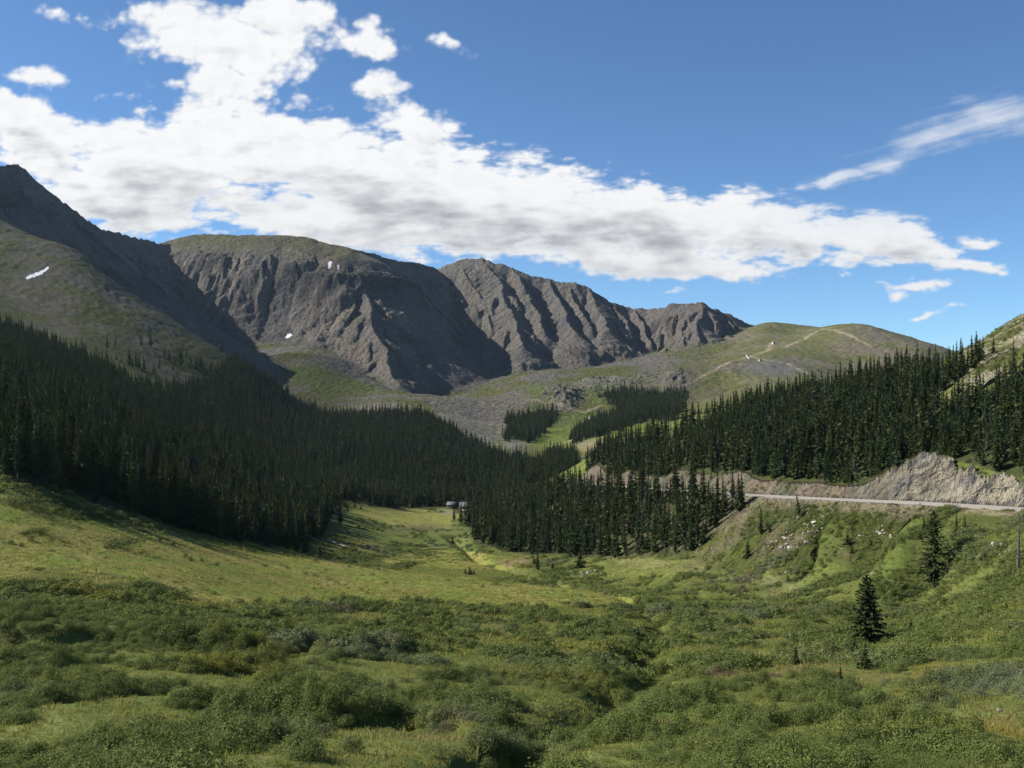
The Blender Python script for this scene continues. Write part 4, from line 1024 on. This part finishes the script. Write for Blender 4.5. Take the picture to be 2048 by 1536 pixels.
# the dead tree at the right
def dead_tree():
    p = hit(2036, 1150, 60, 400); H = 128 / F * p.y; rng = np.random.default_rng(9)
    e = bpy.data.objects.new('dead_tree', None); COL.objects.link(e); e.location = (p.x, p.y, p.z - .1)
    tag(e, 'bare grey dead tree trunk with short broken branches below the road', 'dead tree')
    v, f = trunk_geo(H, .36, .015, 8, 10); mesh_from('trunk', v, np.array(f), M_DEAD, e, smooth=True)
    for k in range(40):
        t = .25 + .73 * k / 40; z = H * t; a = rng.random() * 6.28; L = (1 - t) * 2.3 * rng.uniform(.5, 1.2) + .35; ox = .015 * H * t * t
        V = []; n = 4; segs = 4
        for i in range(segs + 1):
            s = i / segs; r = .075 * (1 - s * .8) * (1.4 - t)
            c = np.array([ox + L * s * math.cos(a), L * s * math.sin(a), z - .25 * L * s + .22 * L * s * s])
            for q in range(n): b = 6.283 * q / n; V.append(c + np.array([-math.sin(a) * math.cos(b), math.cos(a) * math.cos(b), math.sin(b)]) * r)
        Fq = [(i*n+q, i*n+(q+1) % n, (i+1)*n+(q+1) % n, (i+1)*n+q) for i in range(segs) for q in range(n)]
        mesh_from('branch', V, np.array(Fq), M_DEAD, e)
dead_tree()

# ================================================================== fallen trunks at the edge of the left forest
def fallen_log(pa, pb, r, label, root=False):
    a = hit(*pa, 200, 700); b = hit(*pb, 200, 700)
    a = np.array(a) + [0, 0, r * .8]; b = np.array(b) + [0, 0, r * .6]; d = b - a; L = np.linalg.norm(d); d, s, u = frame(d)
    V = []; n = 8; segs = 12; rng = np.random.default_rng(int(L * 100))
    for i in range(segs + 1):
        t = i / segs; rr = r * (1 - .55 * t) * (1 + .08 * rng.normal())
        if root and i == 0: rr = r * 2.6
        if root and i == 1: rr = r * 1.3
        c = a + d * L * t + u * .1 * math.sin(t * 5)
        for q in range(n):
            bb = 6.283 * q / n; k = 1 + .15 * rng.normal() * (3 if root and i == 0 else 1); V.append(c + (s * math.cos(bb) + u * math.sin(bb)) * rr * k)
    Fq = [(i*n+q, i*n+(q+1) % n, (i+1)*n+(q+1) % n, (i+1)*n+q) for i in range(segs) for q in range(n)] + [tuple(range(n)), tuple(segs*n+q for q in range(n))]
    o = mesh_from('fallen_log', V, Fq, M_LOG); tag(o, label, 'log')
M_LOG, _nt, _b = new_mat('weathered_log'); _b.inputs['Base Color'].default_value = (.30,.25,.19,1)
fallen_log((657,1085), (700,1097), .55, 'pale weathered log with an upturned root lying on the meadow by the forest', True)
fallen_log((668,1091), (718,1101), .35, 'thinner pale log lying in front of the one with the root')
fallen_log((622,1078), (655,1088), .35, 'grey log half hidden in grass behind the outermost spruce')

# ================================================================== boulders
def rock_mesh(seed):
    import bmesh
    rng = np.random.default_rng(seed); bm = bmesh.new(); bmesh.ops.create_icosphere(bm, subdivisions=3, radius=1.0)
    pl = [(rng.normal(0, 1, 3), rng.uniform(.55, .9)) for _ in range(11)]
    pl = [(n / np.linalg.norm(n), d) for n, d in pl]; sc = np.array([rng.uniform(.9, 1.4), rng.uniform(.8, 1.1), rng.uniform(.6, .85)])
    for v in bm.verts:
        p = np.array(v.co)
        for n, d in pl:
            k = p @ n
            if k > d: p = p - n * (k - d) * .92
        v.co = p * sc + rng.normal(0, .018, 3)
    me = bpy.data.meshes.new('boulder'); bm.to_mesh(me); bm.free(); me.materials.append(M_STONE); return me
def stone_mat():
    m, nt, b = new_mat('pale_stone'); L = nt.links.new
    oi = nd(nt, 'ShaderNodeObjectInfo'); g = nd(nt, 'ShaderNodeNewGeometry'); n = nd(nt, 'ShaderNodeTexNoise'); setin(n, Scale=2.5, Detail=5.0, Roughness=.65); L(g.outputs['Position'], n.inputs['Vector'])
    f = math_node(nt, 'ADD', math_node(nt, 'MULTIPLY', oi.outputs['Random'], .5), math_node(nt, 'MULTIPLY', n.outputs['Fac'], .5))
    r = nd(nt, 'ShaderNodeValToRGB'); r.color_ramp.elements[0].color = (.13,.12,.11,1); r.color_ramp.elements[1].color = (.42,.38,.32,1); r.color_ramp.elements[0].position = .2; r.color_ramp.elements[1].position = .8
    L(f, r.inputs['Fac']); L(r.outputs['Color'], b.inputs['Base Color'])
    bp = nd(nt, 'ShaderNodeBump'); setin(bp, Strength=.6, Distance=.2); L(n.outputs['Fac'], bp.inputs['Height']); L(bp.outputs['Normal'], b.inputs['Normal']); return m
M_STONE = stone_mat()
ROCKS = [rock_mesh(500 + i) for i in range(8)]
brng = np.random.default_rng(8)
def boulder(px, py, wpx, label, group=None):
    p = hit(px, py, 40, 480)
    if p is None: return
    s = wpx / F * p.y / 2.2
    o = bpy.data.objects.new('boulder', ROCKS[int(brng.integers(0, 8))]); COL.objects.link(o)
    s *= 1.15; o.location = (p.x, p.y, p.z + s * .3); o.scale = (s, s * brng.uniform(.8, 1.2), s * brng.uniform(.8, 1.1)); o.rotation_euler = (brng.normal(0, .25), brng.normal(0, .25), brng.random() * 6.28)
    tag(o, label, 'boulder', group)
for (px, py, w, lb) in [(1990,1092,15,'dark block of stone with a shaded face on the bank by the dead tree'),(2003,1094,14,'pale broken boulder next to the dark block by the dead tree'),(1628,1048,12,'largest pale boulder in the boulder run below the road'),
    (1612,1088,10,'flat pale boulder at the foot of the boulder run'),(1757,1067,10,'white topped boulder right of the small spruce on the road bank'),(1846,1137,9,'bright white boulder in the grass left of the dead tree'),
    (1998,1424,14,'lone white boulder half sunk in willows near the right foreground'),(1838,1010,7,'small pale stone just under the road by the rock face'),(1572,1148,6,'white stone lying on the willow flat under the boulder run')]:
    boulder(px, py, w, lb)
def boulders(poly_, n, w0, w1, label, group):
    xs_ = [p[0] for p in poly_]; ys_ = [p[1] for p in poly_]; k = 0
    while k < n:
        px = brng.uniform(min(xs_), max(xs_)); py = brng.uniform(min(ys_), max(ys_))
        if inpoly(np.array([px]), np.array([py]), poly_)[0]:
            boulder(px, py, w0 + (w1 - w0) * brng.random() ** 2.5, label, group); k += 1
boulders([(1515,1100),(1600,1050),(1640,1030),(1660,1040),(1650,1070),(1590,1100),(1530,1115)], 62, 3, 9, 'pale boulder in the stony run that crosses the grassy bank below the road', 'boulders of the run below the road')
boulders([(1700,1075),(1770,1050),(1790,1080),(1730,1100)], 22, 3, 8, 'pale boulder in the small pile on the road bank left of the ragged spruce', 'boulders of the small pile')
boulders([(1930,1105),(2010,1095),(2048,1085),(2048,1130),(1970,1140),(1930,1130)], 22, 2.5, 7, 'small pale stone on the grass left of the dead tree', 'stones left of the dead tree')
boulders([(1490,1020),(1700,1015),(2040,1040),(2040,1060),(1700,1050),(1490,1100)], 60, 2, 4.5, 'small stone in the rubble directly below the road', 'stones of the road rubble')
boulders([(1140,1150),(1190,1135),(1215,1150),(1160,1158)], 22, 3, 7, 'pale boulder in the heap on the flat in front of the grove', 'boulders of the heap before the grove')
boulders([(1330,1160),(1700,1140),(1800,1150),(1700,1220),(1400,1230)], 26, 2, 5, 'pale stone scattered between willow clumps on the valley flat', 'stones of the valley flat')
boulders([(1050,1085),(1200,1090),(1480,1075),(1480,1095),(1200,1112),(1060,1104)], 26, 2.5, 6, 'pale stone lying at the foot of the lower grove', 'stones at the foot of the grove')

# ================================================================== dark willow clumps dotted over the meadow
crng = np.random.default_rng(31)
CLUMPS = [mesh_data('clump', *shrub_geo(crng, 1500, 5.0, 1.5, .19, 9), M_WILLOW_D) for _ in range(3)]
def clump(px, py, w, hh, label, group=None):
    p = hit(px, py, 50, 600); s = w / F * p.y / 5.0
    o = bpy.data.objects.new('willow_clump', CLUMPS[int(crng.integers(0, 3))]); COL.objects.link(o)
    o.location = (p.x, p.y, p.z - .05); o.scale = (s, s * .8, hh / F * p.y / 1.6); o.rotation_euler = (0, 0, crng.normal(0, .3)); tag(o, label, 'shrub', group)
for (px, py, w, h, lb) in [(232,1090,90,20,'widest dark willow clump alone on the bright meadow slope'),(75,1066,44,14,'dark oval willow clump high on the left meadow'),(52,1072,26,10,'small willow beside the dark oval clump'),(78,1142,22,11,'small round willow alone low on the left meadow'),
   (165,1030,50,14,'willow clump in the strip under the left forest edge'),(120,1022,40,15,'rounded willow next to the strip under the left forest edge'),(235,1038,40,11,'low willow at the right end of the strip under the forest'),(40,1010,90,22,'long dark willow band at the left below the forest'),
   (768,1252,26,17,'upright brownish willow standing alone above the near thicket'),(505,1225,40,12,'low willow clump on the lower edge of the meadow'),(640,1222,70,16,'broad willow clump on the lower meadow edge'),(820,1222,80,20,'dense grey willow clump at the end of the lower meadow edge'),
   (1280,1222,44,20,'dark round willow at the pointed end of the yellow meadow'),(1255,1222,22,9,'small willow left of the round one at the meadow point'),(1130,1208,26,8,'tiny willow on the yellow meadow near its point'),(985,1136,40,8,'flat willow strip on the far yellow meadow'),
   (290,1180,60,20,'willow clump at the top of the left thicket'),(355,1192,60,20,'willow clump stepping down the right end of the left thicket'),(25,1165,36,10,'low willow at the upper left of the thicket')]:
    clump(px, py, w, h, lb)

# ================================================================== snow, ski huts, lift towers and the house in the valley
M_SNOW, _nt, _b = new_mat('old_snow'); _b.inputs['Base Color'].default_value = (.55,.55,.57,1); _b.inputs['Roughness'].default_value = .6
def snow(poly_, Ya, Yb, label):
    m = inpoly(PX2, PY2, poly_) & (Y2 > Ya) & (Y2 < Yb)
    r, c = np.nonzero(m)
    if len(r) == 0: print('no snow', label); return
    m4 = set(zip(r.tolist(), c.tolist())); V = []; ix = {}; Fq = []
    def vid(a, b):
        if (a, b) not in ix: ix[(a, b)] = len(V); V.append((X2[a,b], Y2[a,b] - .3, Z2[a,b] + .55))
        return ix[(a, b)]
    for a, b in m4: Fq.append((vid(a, b), vid(a, b+1), vid(a+1, b+1), vid(a+1, b)))
    tag(mesh_from('snow_patch', V, np.array(Fq), M_SNOW, smooth=True), label, 'snow patch')
snow([(50,557),(62,550),(80,544),(97,534),(97,539),(84,549),(68,556),(54,560)], 1150, 1700, 'long white snow patch on the grey shoulder of the left hill')
snow([(654,528),(660,523),(664,526),(660,538),(654,540)], 2200, 2800, 'taller snow patch in the gully under the domed summit')
snow([(672,532),(679,530),(679,539),(673,540)], 2200, 2800, 'shorter snow patch beside the gully under the domed summit')
snow([(569,675),(580,667),(583,673),(574,680)], 1900, 2600, 'small snow patch low on the scree under the domed summit')
snow([(1490,711),(1491.5,710),(1497,719),(1495.5,720)], 1700, 2300, 'narrow slanting snow strip on the green hill below the tracks')
M_WALLW, _nt, _b = new_mat('painted_wall'); _b.inputs['Base Color'].default_value = (.5,.48,.45,1)
M_TRIM, _nt, _b = new_mat('grey_trim'); _b.inputs['Base Color'].default_value = (.2,.19,.175,1)  # pale trim colour toned down to one dull grey
M_WALLD, _nt, _b = new_mat('dark_timber'); _b.inputs['Base Color'].default_value = (.06,.05,.042,1)
M_ROOF, _nt, _b = new_mat('grey_roof'); _b.inputs['Base Color'].default_value = (.085,.09,.10,1); _b.inputs['Roughness'].default_value = .6
M_GLASS, _nt, _b = new_mat('window_glass'); _b.inputs['Base Color'].default_value = (.03,.04,.05,1); _b.inputs['Roughness'].default_value = .1
M_STEEL, _nt, _b = new_mat('galvanised_steel'); _b.inputs['Base Color'].default_value = (.25,.26,.27,1)
BOXF = [(0,3,2,1),(4,5,6,7),(0,1,5,4),(1,2,6,5),(2,3,7,6),(3,0,4,7)]
def boxv(x0, x1, y0, y1, z0, z1): return [(x0,y0,z0),(x1,y0,z0),(x1,y1,z0),(x0,y1,z0),(x0,y0,z1),(x1,y0,z1),(x1,y1,z1),(x0,y1,z1)]
def hut(name, px, py, w, d, h, rh, wall, label, cat, rz=0.0, Ya=600, Yb=3000, doors=(), windows=(), porch=False):
    p = hit(px, py, Ya, Yb); e = bpy.data.objects.new(name, None); COL.objects.link(e); e.location = (p.x, p.y, p.z - .2); e.rotation_euler = (0, 0, rz); tag(e, label, cat)
    x, y = w / 2, d / 2
    mesh_from('wall', [(-x,-y,-1.5),(x,-y,-1.5),(x,y,-1.5),(-x,y,-1.5),(-x,-y,h),(x,-y,h),(x,y,h),(-x,y,h),(-x,0,h+rh-.12),(x,0,h+rh-.12)], [(0,1,5,4),(1,2,6,9,5),(2,3,7,6),(3,0,4,8,7)], wall, e)
    ov = .5; V = []
    for (yy, zz) in [(-y-ov, h-.15), (0, h+rh), (y+ov, h-.15)]: V += [(-x-ov, yy, zz), (x+ov, yy, zz), (-x-ov, yy, zz+.18), (x+ov, yy, zz+.18)]
    mesh_from('roof', V, [(2,3,7,6),(6,7,11,10),(0,4,5,1),(4,8,9,5),(0,1,3,2),(8,10,11,9),(0,2,6,4),(4,6,10,8),(1,5,7,3),(5,9,11,7)], M_ROOF, e)
    for (a, b, t) in doors: mesh_from('door', boxv(a, b, -y-.06, -y+.02, -.2, t), BOXF, M_TRIM, e)
    for (a, b, z0, z1) in windows:
        f = mesh_from('window', boxv(a, b, -y-.05, -y+.02, z0, z1), BOXF, M_TRIM, e); mesh_from('pane', boxv(a+.12, b-.12, -y-.07, -y-.02, z0+.12, z1-.12), BOXF, M_GLASS, f)
    if porch: mesh_from('porch_roof', [(-x+.4,-y-1.9,2.4),(x-.4,-y-1.9,2.4),(x-.4,-y-.02,2.9),(-x+.4,-y-.02,2.9),(-x+.4,-y-1.9,2.56),(x-.4,-y-1.9,2.56),(x-.4,-y-.02,3.06),(-x+.4,-y-.02,3.06)], BOXF, M_TRIM, e)
    return e
hut('house', 932, 1026, 8.5, 7.5, 5.2, 2.6, M_WALLD, 'dark timber house with grey gabled roof half hidden behind trees down the valley', 'house', rz=.12, Ya=600, Yb=900, doors=[(-2.6,-.9,2.1),(.9,2.6,2.1)], windows=[(-2.8,-1.4,3.3,4.5),(1.4,2.8,3.3,4.5)], porch=True)
hut('house', 905, 1018, 7, 6, 3.4, 1.8, M_WALLD, 'smaller dark cabin beside the grey roofed house down the valley', 'house', rz=-.2, Ya=620, Yb=900, doors=[(-.6,.6,2.0)], windows=[(1.2,2.4,1.2,2.3)])
hut('hut', 1547, 688, 6, 5, 3.6, 1.6, M_WALLW, 'white hut with dark roof beside the dirt track high on the grassy hill', 'hut', rz=.3, Ya=1800, doors=[(-.5,.5,2)])
hut('hut', 1520, 722, 5, 4, 2.8, 1.2, M_WALLW, 'low pale hut on the green hill right of the snow strip', 'hut', rz=.1, Ya=1500, doors=[(-.5,.5,2)])
hut('hut', 1182, 838, 7, 4, 2.6, 1.1, M_WALLW, 'small white hut on the ski slope above the tree patch in the basin', 'hut', rz=.2, Ya=1200, doors=[(-.5,.5,2)])
def tower(px, Yt, label):
    x = (px - CX) / F * Yt; z = float(ground(x, Yt)); e = bpy.data.objects.new('lift_tower', None); COL.objects.link(e); e.location = (x, Yt, z); tag(e, label, 'lift tower')
    v, f = trunk_geo(9, .35, 0, 8, 4); mesh_from('post', v, np.array(f), M_STEEL, e)
    mesh_from('crossarm', boxv(-3, 3, -.2, .2, 8.6, 9.1), BOXF, M_STEEL, e)
    for s in (-2.7, 2.7): mesh_from('sheave', boxv(s-.25, s+.25, -1.4, 1.4, 8.1, 8.58), BOXF, M_STEEL, e)
tower(1645, 2585, 'left steel ski lift tower on the skyline of the grassy hill')
tower(1655, 2575, 'right steel ski lift tower on the skyline of the grassy hill')

# ================================================================== mountain air
def build_haze():
    bx = 9300.0; by = 10400.0; z0, z1 = float(Z2.min()) - 1.0, float(Z2.max()) + 40.0
    o = mesh_from('haze', boxv(-bx, bx, -60, by, z0, z1), BOXF)
    m = bpy.data.materials.new('mountain_air'); m.use_nodes = True; nt = m.node_tree; nt.nodes.remove(nt.nodes['Principled BSDF'])
    v = nd(nt, 'ShaderNodeVolumePrincipled'); v.inputs['Color'].default_value = (.62, .80, 1.0, 1); v.inputs['Density'].default_value = HAZE; v.inputs['Anisotropy'].default_value = .2
    nt.links.new(v.outputs[0], nt.nodes['Material Output'].inputs['Volume']); o.data.materials.append(m)
    tag(o, 'thin bluish mountain air over the whole valley', kind='stuff')
HAZE = 1.4e-5
build_haze()
SC.cycles.volume_bounces = 0
SC.cycles.use_denoising = True; SC.cycles.denoiser = 'OPENIMAGEDENOISE'; SC.cycles.denoising_input_passes = 'RGB_ALBEDO_NORMAL'; SC.cycles.denoising_prefilter = 'NONE'
SC.cycles.use_adaptive_sampling = False
SC.cycles.max_bounces = 6; SC.cycles.transparent_max_bounces = 6
SC.render.filter_size = 1.35
